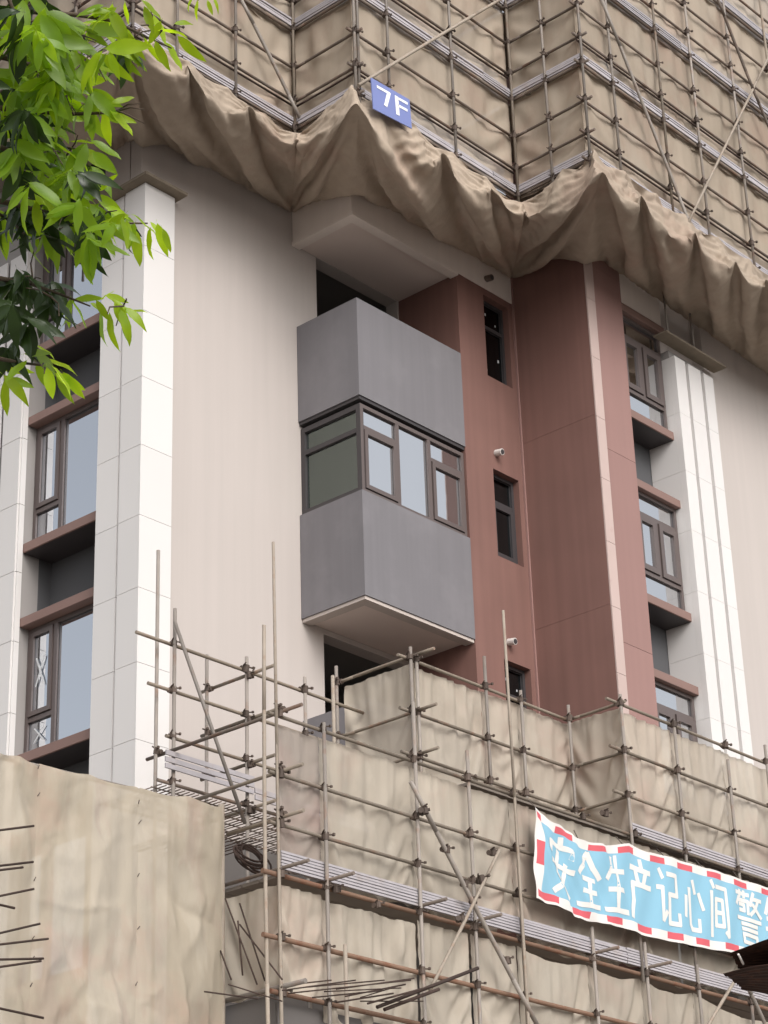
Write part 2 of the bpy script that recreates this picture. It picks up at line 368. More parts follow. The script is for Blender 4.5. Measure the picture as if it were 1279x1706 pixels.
# open balcony soffits (under lower grey box, and hidden under the others)
for zb in (16.19, 16.19-FL):
    bm = bmesh.new()
    add_box(bm, 20.14, 22.366, 18.012, 18.17, zb-.05, zb-.002); add_box(bm, 20.14, 20.30, 18.172, 19.15, zb-.05, zb-.002)
    from_bm('soffit_edge', bm, M['edge'] if zb < 14 else M['frame_dark'], BLD)  # upper strip coloured dark to paint in the shadow gap above the glazing
    box('soffit', 20.302, 22.364, 18.172, 19.15, zb-.012, zb+.02, M['soffit'], BLD)
# glazed middle balcony
zb, zt = 14.75, 16.09
window('F', 18.03, 20.17, 22.36, zb, zt, mull=[(20.93,.035),(21.60,.035)], trans=[(0, 15.745,.028),(2,15.745,.028)], sashes={(0,0),(2,0)}, fr=.055)
window('L', 20.165, 18.032, 19.15, zb, zt, trans=[(0, 15.70,.035)], fr=.075, fm=M['frame_dark'], gm=M['glass_dim'])
cur = []
c = box('roller_blind', 20.32, 20.33, 18.16, 19.0, 14.75, 16.1, M['blind'], BLD)

# red brown front wall with narrow bathroom windows
rw = [(22.985, 23.575, z, z+1.39) for z in (17.60, 14.67, 11.70)]
wall('red_wall', 'F', 17.994, 22.372, 23.69, 0, 19.105, M['red'], .2, rw)
for i, z in enumerate((17.60, 14.67, 11.70)):
    room(22.9, 23.66, 18.2, 20.5, z-.1, z+1.5)
    f = window('F', 18.10, 22.987, 23.573, z+.003, z+1.387, trans=[(0, z+.93,.03)], sashes={(0,0)} if i == 1 else set(), fr=.05, fm=M['frame_dark'], gm=M['glass_dark'])
    if i != 1:
        for (a, zz, s) in ((.19,1.16,.028),(.42,1.05,.022),(.14,.50,.03),(.44,.44,.032),(.16,.2,.02)):
            b = bmesh.new(); sbox(b, 'F', 18.10, 22.985+a, 22.985+a+s, -.036, -.0335, z+zz, z+zz+s*1.5); from_bm('sticker', b, M['tape'], f)
# vent stubs
for px, py in ((826, 755), (809, 465), (847, 1070)):
    p = on_y(px, py, 17.99)
    bm = bmesh.new(); add_tube(bm, (p.x, 17.99, p.z), (p.x, 17.87, p.z-.02), .05, 12)
    v = from_bm('vent_pipe', bm, M['pvc'] if py > 700 else M['ledger'], BLD, smooth=False)
    bm = bmesh.new(); add_tube(bm, (p.x, 17.869, p.z-.02), (p.x, 17.862, p.z-.021), .037, 12); from_bm('pipe_mouth', bm, M['frame_dark'], v)

# big left-facing red wall, in courses with a fine joint
zs = [0, 9.74, 13.715, 16.70, 19.70, ZT]
for i in range(len(zs)-1):
    wall('red_side_wall', 'L', 23.70, 16.625, 18.2 if False else 17.99, zs[i]+.0018, zs[i+1]-.0018, M['red'], .18)
box('corner_bead', 23.672, 23.698, 17.962, 17.992, 0, 19.6, M['red_face'], BLD)
# pale strip in panels and the lighter red brown face beside it
zj = [9.7+.995*k for k in range(-9, 11)] + [ZT]
for i in range(len(zj)-1):
    box('strip_panel', 23.702, 23.905, 16.60, 16.62, zj[i]+.003, zj[i+1]-.003, M['pink_panel'] if zj[i] < 19 else M['red_face'], BLD)
box('strip_backing', 23.705, 24.60, 16.621, 16.80, 0, ZT, M['joint'], BLD)
zf = [0, 10.22, 13.20, 16.22, 19.30, ZT]
for i in range(len(zf)-1):
    box('facing_panel', 23.907, 24.61, 16.612, 16.63, zf[i]+.003, zf[i+1]-.003, M['red_face'], BLD)
# right window bay
box('bay_side', 24.44, 24.61, 16.632, 17.09, 0, ZT, M['red_face'], BLD)
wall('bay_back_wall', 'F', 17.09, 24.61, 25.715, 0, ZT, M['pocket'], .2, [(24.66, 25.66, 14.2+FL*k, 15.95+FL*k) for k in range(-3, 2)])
box('bay_top_wall', 24.612, 25.715, 16.66, 17.08, 19.01, 21.2, M['cream_trim'], BLD)
for k in range(-3, 2):
    zs_, zh = 14.16+FL*k, 15.96+FL*k
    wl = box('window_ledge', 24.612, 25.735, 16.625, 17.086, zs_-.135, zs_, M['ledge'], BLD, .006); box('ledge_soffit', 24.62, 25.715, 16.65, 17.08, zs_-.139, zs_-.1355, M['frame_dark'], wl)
    box('window_ledge', 24.612, 25.735, 16.625, 17.086, zh-.10, zh+.03, M['ledge'], BLD, .006)
    zt_ = zh-.10
    if k in (-1, 0, 1):
        window('F', 16.71, 24.614, 25.705, zs_+.002, zt_-.002, mull=[], trans=[(0, zs_+.40,.03),(0, zs_+1.36,.03)], sashes=set(), fr=.05, skip={(0,1)}) if False else None
        W0 = window('F', 16.71, 24.614, 25.705, zs_+.002, zt_-.002, trans=[(0, zs_+.40,.03),(0, zs_+1.34,.03)], fr=.05, skip={(0,1)})
        # two sashes in the middle row
        bmf = bmesh.new(); sbox(bmf, 'F', 16.71, 25.13, 25.19, -.068, -.003, zs_+.43, zs_+1.31); from_bm('mullion', bmf, M['frame'], W0)
        for (c0, c1) in ((24.664, 25.13), (25.19, 25.655)):
            r0, r1 = zs_+.43, zs_+1.31; g, s = .012, .085; A0, A1, R0, R1 = c0+g, c1-g, r0+g, r1-g
            sb = bmesh.new()
            sbox(sb, 'F', 16.71, A0, A1, -.05, .02, R0, R0+s); sbox(sb, 'F', 16.71, A0, A1, -.05, .02, R1-s, R1)
            sbox(sb, 'F', 16.71, A0, A0+s, -.05, .02, R0+s, R1-s); sbox(sb, 'F', 16.71, A1-s, A1, -.05, .02, R0+s, R1-s)
            from_bm('sash', sb, M['frame'], W0)
            pb = bmesh.new(); sbox(pb, 'F', 16.71, A0+s-.002, A1-s+.002, -.02, -.014, R0+s-.002, R1-s+.002); from_bm('pane', pb, M['glass'], W0)
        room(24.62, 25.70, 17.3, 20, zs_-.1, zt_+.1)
# white fluted pillar at right, panels with joints between
PR = box('fluted_pillar', 25.742, 26.74, 16.59, 17.3, 0, 18.56, M['joint'], BLD)
zr = [9.55+.985*k for k in range(-9, 10)]
for i in range(len(zr)-1):
    a, b_ = zr[i]+.0018, min(zr[i+1]-.0018, 18.56)
    if a > 18.5: continue
    box('stone_panel', 25.72, 25.74, 16.577, 17.085, a, b_, M['white_panel'], PR)
    for (x0, x1) in ((25.72, 25.995), (26.075, 26.415), (26.50, 26.76)):
        box('stone_panel', x0, x1, 16.475, 16.575, a, b_, M['white_panel'], PR)
    box('groove_panel', 25.996, 26.074, 16.572, 16.585, a, b_, M['white_panel'], PR); box('groove_panel', 26.416, 26.499, 16.572, 16.585, a, b_, M['white_panel'], PR)
wall('cream_wall', 'F', 16.61, 26.74, 36, 0, ZT, M['cream'], .22)
box('pillar_top_wall', 25.72, 26.735, 16.80, 17.3, 18.565, ZT, M['cream'], BLD)
box('pillar_cap', 25.30, 26.93, 16.30, 16.56, 18.60, 18.635, M['mortar'], BLD, .008)
for px, py0, py1 in ((1113, 556, 490), (1156, 578, 540)):
    p = on_y(px, py0, 16.35); tube('prop_rod', (p.x, 16.35, 18.62), (p.x, 16.37, 19.55), .018, M['pole'], BLD)

# corner pillar of white stone panels
PL = box('corner_pillar', 17.14, 17.60, 19.06, 19.88, 0, 18.68, M['joint'], BLD)
zc = [9.755+.992*k for k in range(-9, 10)]
for i in range(len(zc)-1):
    a, b_ = zc[i]+.003, min(zc[i+1]-.003, 18.68)
    if a > 18.6: continue
    box('stone_panel', 17.085, 17.628, 19.036, 19.058, a, b_, M['white_panel'], PL)
    box('stone_panel', 17.085, 17.115, 19.060, 19.43, a, b_, M['white_panel'], PL)
    box('groove_panel', 17.117, 17.138, 19.431, 19.484, a, b_, M['white_panel'], PL)
    box('stone_panel', 17.103, 17.115, 19.485, 19.892, a, b_, M['white_panel'], PL)
box('pillar_return', 17.602, 17.626, 19.06, 19.155, 0, 18.68, M['white_panel'], PL)
bm = bmesh.new(); add_box(bm, 16.95, 17.72, 18.88, 19.40, 18.69, 18.735); add_box(bm, 16.80, 17.12, 19.402, 19.95, 18.69, 18.73)
from_bm('pillar_cap', bm, M['mortar'], BLD)
# left facade
wall('cream_side_wall', 'L', 17.12, 19.40, 19.90, 18.70, ZT, M['cream'], .2)
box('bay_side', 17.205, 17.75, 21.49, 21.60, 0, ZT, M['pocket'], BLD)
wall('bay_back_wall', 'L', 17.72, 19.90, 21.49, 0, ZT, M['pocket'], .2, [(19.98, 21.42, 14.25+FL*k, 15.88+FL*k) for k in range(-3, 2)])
PL2 = box('left_pillar', 17.14, 17.5, 21.485, 22.6, 0, ZT, M['joint'], BLD)
for i in range(len(zc)-1):
    a, b_ = zc[i]+.004, zc[i+1]-.004
    box('stone_panel', 17.085, 17.115, 21.48, 21.86, a, b_, M['white_panel'], PL2); box('stone_panel', 17.085, 17.115, 21.93, 22.6, a, b_, M['white_panel'], PL2)
    box('stone_panel', 17.117, 17.20, 21.462, 21.483, a, b_, M['white_panel'], PL2)
wall('cream_side_wall', 'L', 17.12, 22.6, 34, 0, ZT, M['cream'], .2)
curt = []
for k in range(-3, 3):
    zs_, zh = 14.155+FL*k, 15.93+FL*k
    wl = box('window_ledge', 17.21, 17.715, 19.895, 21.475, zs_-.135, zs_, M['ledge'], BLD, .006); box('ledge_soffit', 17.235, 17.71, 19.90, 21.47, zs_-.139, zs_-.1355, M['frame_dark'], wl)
    if k < 2: box('window_ledge', 17.21, 17.715, 19.895, 21.475, zh, zh+.13, M['ledge'], BLD, .006)
    if k in (-2, -1, 0, 1):
        f = window('L', 17.36, 19.90, 21.47, zs_+.002, zh-.002, mull=[(20.92,.035)], trans=[(1, zs_+.50,.03)], sashes={(1,1)}, fr=.055, gm=M['glass_left'])
        room(17.93, 20.6, 19.92, 21.47, zs_-.1, zh+.1, openside='L')
        if k == -1:
            for (ac, zc_, ah, zh_, ph) in ((21.2, zs_+1.13, .08, .2, 1), (21.2, zs_+.27, .10, .10, -1)):
                for sgn in (-1, 1):
                    b = bmesh.new(); h = .014
                    q = [(ac-ah*sgn-h, -.012, zc_-zh_), (ac-ah*sgn+h, -.012, zc_-zh_), (ac+ah*sgn+h, -.012, zc_+zh_), (ac+ah*sgn-h, -.012, zc_+zh_)]
                    dd = .002 if zc_ > zs_+.6 else -.02
                    e = .0007*(sgn+1)
                    add_hex(b, [pt('L', 17.36, a_, dd+e, z_) for a_, _, z_ in q]+[pt('L', 17.36, a_, dd+e+.0006, z_) for a_, _, z_ in q]); from_bm('tape', b, M['tape'], f)
# curtains behind the left windows, folded cloth hung in the rooms
def curtain(y0, y1, x, z0, z1, label):
    bm = bmesh.new(); n = 90; V = []
    for i in range(n+1):
        t = i/n; y = y0+(y1-y0)*t; d = .03*math.sin(t*62+.8*math.sin(t*9))+.012*math.sin(t*131)
        V.append((bm.verts.new((x+d, y, z0)), bm.verts.new((x+d*.6, y, z1))))
    for i in range(n): bm.faces.new((V[i][0], V[i+1][0], V[i+1][1], V[i][1]))
    o = from_bm('curtain', bm, M['curtain'], None, smooth=True); sm = o.modifiers.new('thick', 'SOLIDIFY'); sm.thickness = .003
    return tag(o, label, 'curtain')
curtain(19.95, 21.44, 17.53, 14.2, 15.9, 'white curtain behind the glass of the left window just under the tree leaves')
curtain(19.95, 21.44, 17.53, 14.2-FL, 15.9-FL, 'pale curtain behind the lowest left window with taped crosses')
curtain(19.95, 21.44, 17.53, 14.2+FL, 15.9+FL, 'pale curtain behind the highest left window beside the leaves')
# floor slabs that close the building off
for k in range(0, 9):
    box('floor_slab', 18.0, 34, 23.1, 33, 1.6+FL*k, 1.8+FL*k, M['room'], BLD)

# ------------------------------------------------------------------ scaffolding
def coupler_mesh():
    bm = bmesh.new()
    add_tube(bm, (0,0,-.045), (0,0,.045), .036, 8); add_tube(bm, (-.045,.05,0), (.045,.05,0), .036, 8)
    add_box(bm, -.03, .03, .012, .04, -.03, .03)
    add_tube(bm, (.02,-.02,.02), (.085,-.045,.025), .010, 6); add_tube(bm, (-.03,.03,.035), (-.05,-.04,.055), .010, 6)
    add_box(bm, .06, .085, -.06, -.03, .01, .04)
    bmesh.ops.recalc_face_normals(bm, faces=bm.faces)
    me = bpy.data.meshes.new('coupler'); bm.to_mesh(me); bm.free(); me.materials.append(M['coupler']); return me
CPL = coupler_mesh(); NC = [0]
def coupler(parent, p, rz=0.0):
    o = mesh_obj('coupler', CPL, parent); base = Vector(o.location)
    o.location = base + Vector(p); o.rotation_euler = (random.uniform(-.2,.2), random.choice((0, math.pi)) if False else random.uniform(-.15,.15), rz + random.uniform(-.25,.25))
    s = random.uniform(.78, 1.0); o.scale = (s, s, s); NC[0] += 1
    return o
R_ = .0215
def upright(parent, x, y, z0, z1, m=None, r=R_): return tube('upright_pole', (x, y, z0), (x+random.uniform(-.012,.012), y+random.uniform(-.01,.01), z1), r, m or M['pole'], parent)
def ledger(parent, a, b, m=None, r=R_):
    j = lambda: random.uniform(-.012, .012)
    a = Vector(a)+Vector((0,0,j())); b = Vector(b)+Vector((0,0,j()))
    return tube('ledger_pole', a, b, r, m or M['ledger'], parent, bow=.008)
def toe_board(parent, a, b, z0, n=5, h=.036, out=(0,-1), m=None, th=.028):
    """ribbed steel boards stacked on edge along a deck: one object per board"""
    a = Vector((a[0], a[1], 0)); b = Vector((b[0], b[1], 0)); L = (b-a).length; d = (b-a)/L; o_ = Vector((out[0], out[1], 0))
    s = 0.0
    while s < L-.05:
        e = min(L, s+random.uniform(2.6, 3.2))
        if L-e < .5: e = L
        bm = bmesh.new()
        for k in range(n):
            off = random.uniform(-.006,.006); z = z0+k*h
            p0 = a+d*s; p1 = a+d*(e-.012)
            q0 = p0+o_*(off); q1 = p1+o_*(off+random.uniform(-.01,.01))
            add_hex(bm, [(q0.x,q0.y,z),(q1.x,q1.y,z),(q1.x+o_.x*th,q1.y+o_.y*th,z),(q0.x+o_.x*th,q0.y+o_.y*th,z),
                         (q0.x,q0.y,z+h*.74),(q1.x,q1.y,z+h*.74),(q1.x+o_.x*th,q1.y+o_.y*th,z+h*.74),(q0.x+o_.x*th,q0.y+o_.y*th,z+h*.74)])
        from_bm('toe_board', bm, m or M['tread'], parent); s = e

US = empty('scaffold', (20, 17, 19.7), 'upper tube scaffold wrapped in brown netting, stepping round the building above the canvas skirts', 'scaffold')
ZD = [19.84+1.71*k for k in range(4)]
UFACES = [  # side, plane, a0, a1, posts
    ('F', 17.85, 15.75, 18.78, [15.75, 16.54, 17.63]),
    ('L', 18.78, 16.69, 17.85, [16.69, 17.85]),
    ('F', 16.69, 18.78, 22.28, [18.85, 19.48, 20.89, 22.29]),
    ('L', 22.28, 15.37, 16.69, [16.04]),
    ('F', 15.37, 22.28, 29.5, [22.30, 23.06, 24.35, 25.31, 26.54, 27.75, 29.0]),
    ('L', 15.75, 17.85, 23.5, [19.0, 20.2, 21.4, 22.6]),
]
def face_pt(side, pl, a, d, z): return Vector(pt(side, pl, a, d, z))
for (sd_, pl, a0, a1, posts) in UFACES:
    zmax = 26.3 if a1 > 22.3 else 25.0
    for a in posts:
        p = face_pt(sd_, pl, a, .0, 0); upright(US, p.x, p.y, 19.62-random.uniform(0,.15), zmax, M['pole'] if random.random() < .8 else M['lowledger'])
    zz = []
    for k, zd in enumerate(ZD):
        for dz in ((0, .48, 1.05)): zz.append((zd+dz, dz))
    for z, dz in zz:
        if z > zmax: continue
        e = .10
        ledger(US, face_pt(sd_, pl, a0-e, -.05, z), face_pt(sd_, pl, a1+(e if sd_ == 'F' and a1 > 29 else .08), -.05, z))
        if abs(dz-.48) < .01 and random.random() < .6:
            ledger(US, face_pt(sd_, pl, a0, -.05, z-.085), face_pt(sd_, pl, a1, -.05, z-.085), M['rebar'], .016)
        for a in posts:
            if z < 24.6: 
                p = face_pt(sd_, pl, a, 0, z); coupler(US, p, 0 if sd_ == 'F' else -math.pi/2)
    o_ = (0,-1) if sd_ == 'F' else (-1,0)
    for zd in ZD:
        if zd > zmax: continue
        A = face_pt(sd_, pl, a0+.03, -.04, 0); B = face_pt(sd_, pl, a1, -.04, 0)
        toe_board(US, (A.x, A.y), (B.x, B.y), zd+.03, 4, .036, o_)
# decks (planks across the lifts)
for zd in ZD:
    for (x0, x1, y0, y1) in ((15.85, 18.9, 18.0, 19.05), (18.9, 22.3, 16.85, 17.85), (22.4, 29.5, 15.5, 16.4), (18.9, 20.0, 17.85, 19.05), (22.4, 23.6, 16.4, 17.85), (15.85, 16.95, 19.05, 23.5)):
        n = max(1, int(round((y1-y0)/.26))); h = (y1-y0)/n
        for i in range(n):
            box('deck_plank', x0, x1, y0+i*h+.006, y0+(i+1)*h-.006, zd-.01, zd+.025, M['deck'], US)
# braces
def brace(parent, px0, px1, yplane, m, r=R_, bow=.02, ext=0):
    a = on_y(px0[0], px0[1], yplane); b = on_y(px1[0], px1[1], yplane); d = (b-a)
    return tube('brace_pole', a-d*ext, b+d*ext, r, m, parent, bow=bow)
brace(US, (597,142), (835,-2), 16.62, M['bamboo'], .024, ext=.0)
brace(US, (1000,-6), (1164,412), 15.30, M['pole'], .026)
brace(US, (1146,372), (1285,85), 15.24, M['bamboo'], .021)
brace(US, (1195,-4), (1255,150), 15.24, M['ledger'], .026)
brace(US, (1255,150), (1300,260), 15.28, M['ledger'], .024)
brace(US, (402,0), (500,198), 17.78, M['pole'], .026)

# ------------------------------------------------------------------ cloth
def cloth(P, rest_u, rest_v, pins, steps=90, iters=10, grav=.004, lo=None, hi=None, damp=.93, seed=0, bend=.35, box_fn=None):
    """position based cloth. P (nu,nv,3); rest_u (nu-1,nv), rest_v (nu,nv-1); pins bool (nu,nv)"""
    rs = np.random.RandomState(seed); P = P.copy(); Pin = P[pins].copy(); V = np.zeros_like(P)
    P[~pins] += rs.normal(0, .012, P[~pins].shape)
    wt = (~pins).astype(float)[..., None]
    rd1 = np.sqrt(((rest_u[:, :-1]+rest_u[:, 1:])/2)**2 + ((rest_v[:-1]+rest_v[1:])/2)**2)
    def solve(A, B, wa, wb, rest, k, only_max=False):
        d = B-A; L = np.linalg.norm(d, axis=-1, keepdims=True)+1e-9; r = rest[..., None]
        c = (L-r)/L
        if only_max: c = np.minimum(c, 0)
        ws = wa+wb+1e-9; c = d*c*k/ws
        A += c*wa; B -= c*wb
    for s in range(steps):
        V *= damp; V[..., 2] -= grav; V *= wt
        Q = P.copy(); P += V
        for it in range(iters):
            for o in (0, 1):
                n = (P.shape[0]-o)//2
                solve(P[o:o+2*n:2], P[o+1:o+2*n:2], wt[o:o+2*n:2], wt[o+1:o+2*n:2], rest_u[o:o+2*n:2], 1.0)
                n = (P.shape[1]-o)//2
                solve(P[:, o:o+2*n:2], P[:, o+1:o+2*n:2], wt[:, o:o+2*n:2], wt[:, o+1:o+2*n:2], rest_v[:, o:o+2*n:2], 1.0)
            for (i0, j0) in ((0,0),(0,1),(1,0),(1,1)):
                a = P[i0:-1:2, j0:-1:2]; b = P[i0+1::2, j0+1::2]; k0 = min(a.shape[0], b.shape[0]); k1 = min(a.shape[1], b.shape[1])
                wa = wt[i0:-1:2, j0:-1:2][:k0, :k1]; wb = wt[i0+1::2, j0+1::2][:k0, :k1]; rr = rd1[i0::2, j0::2][:k0, :k1]
                solve(a[:k0, :k1], b[:k0, :k1], wa, wb, rr, .35)
                a = P[i0+1::2, j0:-1:2][:k0, :k1]; b = P[i0:-1:2, j0+1::2][:k0, :k1]
                wa = wt[i0+1::2, j0:-1:2][:k0, :k1]; wb = wt[i0:-1:2, j0+1::2][:k0, :k1]
                solve(a, b, wa, wb, rr, .35)
            if bend and it == 0:
                for o in range(4):
                    a = P[o:-2:4]; b = P[o+2::4]; k0 = min(len(a), len(b))
                    if k0: solve(a[:k0], b[:k0], wt[o:-2:4][:k0], wt[o+2::4][:k0], (rest_u[:-1]+rest_u[1:])[o::4][:k0], bend, True)
                    a = P[:, o:-2:4]; b = P[:, o+2::4]; k0 = min(a.shape[1], b.shape[1])
                    if k0: solve(a[:, :k0], b[:, :k0], wt[:, o:-2:4][:, :k0], wt[:, o+2::4][:, :k0], (rest_v[:, :-1]+rest_v[:, 1:])[:, o::4][:, :k0], bend, True)
            if box_fn is not None: box_fn(P)
            P[pins] = Pin
        V = P-Q
    return P
def grid_mesh(name, P, m, thick=0, sub=1, parent=None):
    nu, nv = P.shape[:2]
    idx = np.arange(nu*nv).reshape(nu, nv)
    f = np.stack([idx[:-1,:-1], idx[1:,:-1], idx[1:,1:], idx[:-1,1:]], -1).reshape(-1, 4)
    me = bpy.data.meshes.new(name); me.from_pydata(P.reshape(-1, 3).tolist(), [], f.tolist()); me.update()
    me.polygons.foreach_set('use_smooth', [True]*len(me.polygons))
    o = mesh_obj(name, me, parent, m)
    if sub: md = o.modifiers.new('smooth', 'SUBSURF'); md.levels = sub; md.render_levels = sub
    return o

def field(rs, n, m, c):
    """smooth random field on an n x m grid from a coarse random lattice of about c cells a side"""
    gu, gv = max(2, n//c+2), max(2, m//c+2); G = rs.uniform(-1, 1, (gu, gv))
    u = np.linspace(0, gu-1.001, n); v = np.linspace(0, gv-1.001, m); iu = u.astype(int); iv = v.astype(int)
    fu = u-iu; fv = v-iv; fu = (fu*fu*(3-2*fu))[:, None]; fv = (fv*fv*(3-2*fv))[None]
    return (G[iu][:, iv]*(1-fu)+G[iu+1][:, iv]*fu)*(1-fv)+(G[iu][:, iv+1]*(1-fu)+G[iu+1][:, iv+1]*fu)*fv
def ridge(q): f = np.abs((q % 1.0)-.5)*2; return f*f*(3-2*f)
def crumple(Q, seed, amp, ties, vert=.5, dx=1, step=.05, fine=.006):
    """crease displacement along the sheet's depth axis: fans at ties, drooping vertical folds, fine crumple"""
    nu, nv = Q.shape[:2]; rs = np.random.RandomState(seed+77); um = (np.arange(nu)*step)[:, None]*np.ones((1, nv)); vm = (np.arange(nv)*step)[None]*np.ones((nu, 1))
    warp = .22*field(rs, nu, nv, 16)+.05*field(rs, nu, nv, 7); env = np.clip(.5+.9*field(rs, nu, nv, 11), 0, 1)
    d = (ridge(um*(2.2+rs.uniform(-.5,.7))+warp*1.3+rs.uniform(-.5,.5)*vm)-.5)*amp*vert*env
    d += (ridge(um*rs.uniform(1.,2.)+vm*rs.uniform(1.2,2.4)*rs.choice((-1,1))+warp*1.6)-.5)*amp*.55*np.clip(field(rs, nu, nv, 9)+.2, 0, 1)
    for (a, b) in ties:
        d1 = um-a; d2 = vm-b; r = np.hypot(d1, d2); th = np.arctan2(d1, d2+1e-4)
        d += (ridge(th*rs.uniform(1.5,2.6)+rs.uniform(0,1)+warp*.5)-.5)*amp*.28*np.exp(-r/.45)*np.clip(r/.08, 0, 1)
    d += fine*field(rs, nu, nv, 3)
    e = np.clip(np.minimum(um, um[-1:]-um)/.08, 0, 1)*np.clip(np.minimum(vm+.03, vm[:, -1:]-vm)/.08, 0, 1)
    Q = Q.copy(); Q[..., dx] += d*e; return Q
def creases(nu, nv, step, seed, n, A, steep=1.2):
    """height field of n sharp pulled creases, mostly running down or slanting across the sheet"""
    rs = np.random.RandomState(seed+301); um = (np.arange(nu)*step)[:, None]*np.ones((1, nv)); vm = (np.arange(nv)*step)[None]*np.ones((nu, 1))
    W, H = nu*step, nv*step; d = np.zeros((nu, nv)); bend = .10*field(rs, nu, nv, 14)
    for k in range(n):
        u0, v0 = rs.uniform(0, W), rs.uniform(0, H)*.8; th = rs.normal(0, .45)*(1 if rs.rand() < .8 else 2.4); L = rs.uniform(.35, 1.0)*min(1.6, H)
        ex, ey = math.sin(th), math.cos(th)
        du_, dv_ = um-u0, vm-v0; al = du_*ex+dv_*ey; ac = du_*ey-dv_*ex+bend
        w_ = rs.uniform(.03, .075); sg = rs.choice((-1, -1, 1)); tap = np.clip(1-np.abs(al-L/2)/(L/2+.05), 0, 1)**.7
        ww = w_*np.where(ac > 0, 1.0, steep*1.6)
        d += sg*A*rs.uniform(.5, 1.1)*np.exp(-np.abs(ac)/ww)*tap
    return d
def net_sheet(side, pl, a0, a1, z0, z1, m, label, slack=1.06, cell=.055, group=None, pinstep=.32, midpins=(), seed=0, vs=1.04, deep=.10, front=.0, sag=.03, steps=60, name='netting_sheet'):
    """a sheet tied along the tubes at top, bottom and sides; pl = plane of the tie line"""
    nu = max(6, int((a1-a0)/cell)+1); nv = max(6, int((z1-z0)/cell)+1)
    A = np.linspace(a0, a1, nu); Z = np.linspace(z1, z0, nv)
    P = np.zeros((nu, nv, 3)); rs = np.random.RandomState(seed+5)
    D = rs.normal(0, .004, (nu, nv))
    ax, dx = (0, 1) if side == 'F' else (1, 0)
    P[..., ax] = A[:, None]; P[..., dx] = pl + D; P[..., 2] = Z[None]
    # top edge sags a little between its ties
    k = max(2, int(round((a1-a0)/pinstep))); pi = np.unique(np.round(np.linspace(0, nu-1, k+1)+np.r_[0, rs.uniform(-.6,.6,k-1), 0]).astype(int))
    pins = np.zeros((nu, nv), bool); pins[pi, 0] = True
    pb = np.unique(np.round(np.linspace(0, nu-1, k+1)+np.r_[0, rs.uniform(-.6,.6,k-1), 0]).astype(int)); pins[pb, -1] = True
    for q in np.unique(np.round(np.linspace(0, nv-1, max(3, int((z1-z0)/.5)+1))).astype(int)): pins[0, q] = pins[-1, q] = True
    pins[0, :] = True; pins[-1, :] = True
    for (am, zm) in midpins:
        i = int(round((am-a0)/(a1-a0)*(nu-1))); j = int(round((z1-zm)/(z1-z0)*(nv-1))); pins[min(max(i,0),nu-1), min(max(j,0),nv-1)] = True
    P[pi[1:-1], 0, 2] -= rs.uniform(0, sag, len(pi)-2) if len(pi) > 2 else 0
    if sag >= .1:
        tt_ = np.linspace(0, 1, nu); P[:, 0, 2] = z1 - rs.uniform(.06, .16)*(4*tt_*(1-tt_))**1.2 - .01*field(rs, nu, 4, 5)[:, 0]; pins[:, 0] = True
    if sag < .1:
        mid = np.setdiff1d(np.arange(nu), pi); pins[mid, 0] = True; P[mid, 0, 2] -= rs.uniform(.0, .012, len(mid)); P[mid, 0, dx] += rs.uniform(0, deep*.5, len(mid))
    ru = np.full((nu-1, nv), (a1-a0)/(nu-1)*slack)*(1+.05*field(rs, nu-1, nv, 7)); rv = np.full((nu, nv-1), (z1-z0)/(nv-1)*vs)*(1+.06*field(rs, nu, nv-1, 8))
    lo, hi = pl-front, pl+deep
    def lim(Q): np.clip(Q[..., dx], lo, hi, out=Q[..., dx])
    Q = cloth(P, ru, rv, pins, steps, 8, .0025, seed=seed, box_fn=lim)
    st = (a1-a0)/(nu-1); tie = [(i*st, 0) for i in pi]+[(i*st, (nv-1)*st) for i in pb[::2]]
    Q = crumple(Q, seed, .006+.19*max(0, slack-1.02), tie[::2], 1.1, dx, st, .001)
    ec = np.clip(np.minimum(np.arange(nu), nu-1-np.arange(nu))/2., 0, 1)[:, None]*np.clip((np.arange(nv)+.6)/2., 0, 1)[None]*np.clip((nv-1-np.arange(nv))/2., 0, 1)[None]
    Q[..., dx] += creases(nu, nv, st, seed, int(3+9*(a1-a0)*(z1-z0)*(.35+6*max(0, slack-1.03))), .010+.20*max(0, slack-1.02))*ec
    Q[..., dx] = np.maximum(Q[..., dx], pl-.035)
    o = grid_mesh(name, Q, m)
    return tag(o, label, 'netting', group)

# --- upper netting, one sheet per face and lift between deck levels
lift = ['bottom', 'second', 'third', 'fourth']
where = {0: 'on the scaffold face left of the 7F sign return', 1: 'on the narrow return left of the 7F sign', 2: 'above and right of the 7F sign',
         3: 'on the return left of the right scaffold corner', 4: 'on the wide right scaffold face', 5: 'on the far left side behind the leaves'}
for fi, (sd_, pl, a0, a1, posts) in enumerate(UFACES):
    zmax = 26.3 if a1 > 22.3 else 25.0
    for k, zd in enumerate(ZD):
        if zd > zmax-.6: continue
        z0, z1 = zd-.03, min(zd+1.735, zmax)
        aa = a1 if not (fi == 4 and k == 0) else a1
        net_sheet(sd_, pl+.10, a0+.06 if sd_ == 'F' else a0+.10, aa+(.05 if sd_ == 'F' else .06), z0, z1, M['net_up'],
                  'brown netting in the %s lift %s' % (lift[k], where[fi]), 1.035, .085, 'brown netting sheets of the upper scaffold', .45, seed=fi*10+k, deep=.06, front=.02, steps=40)

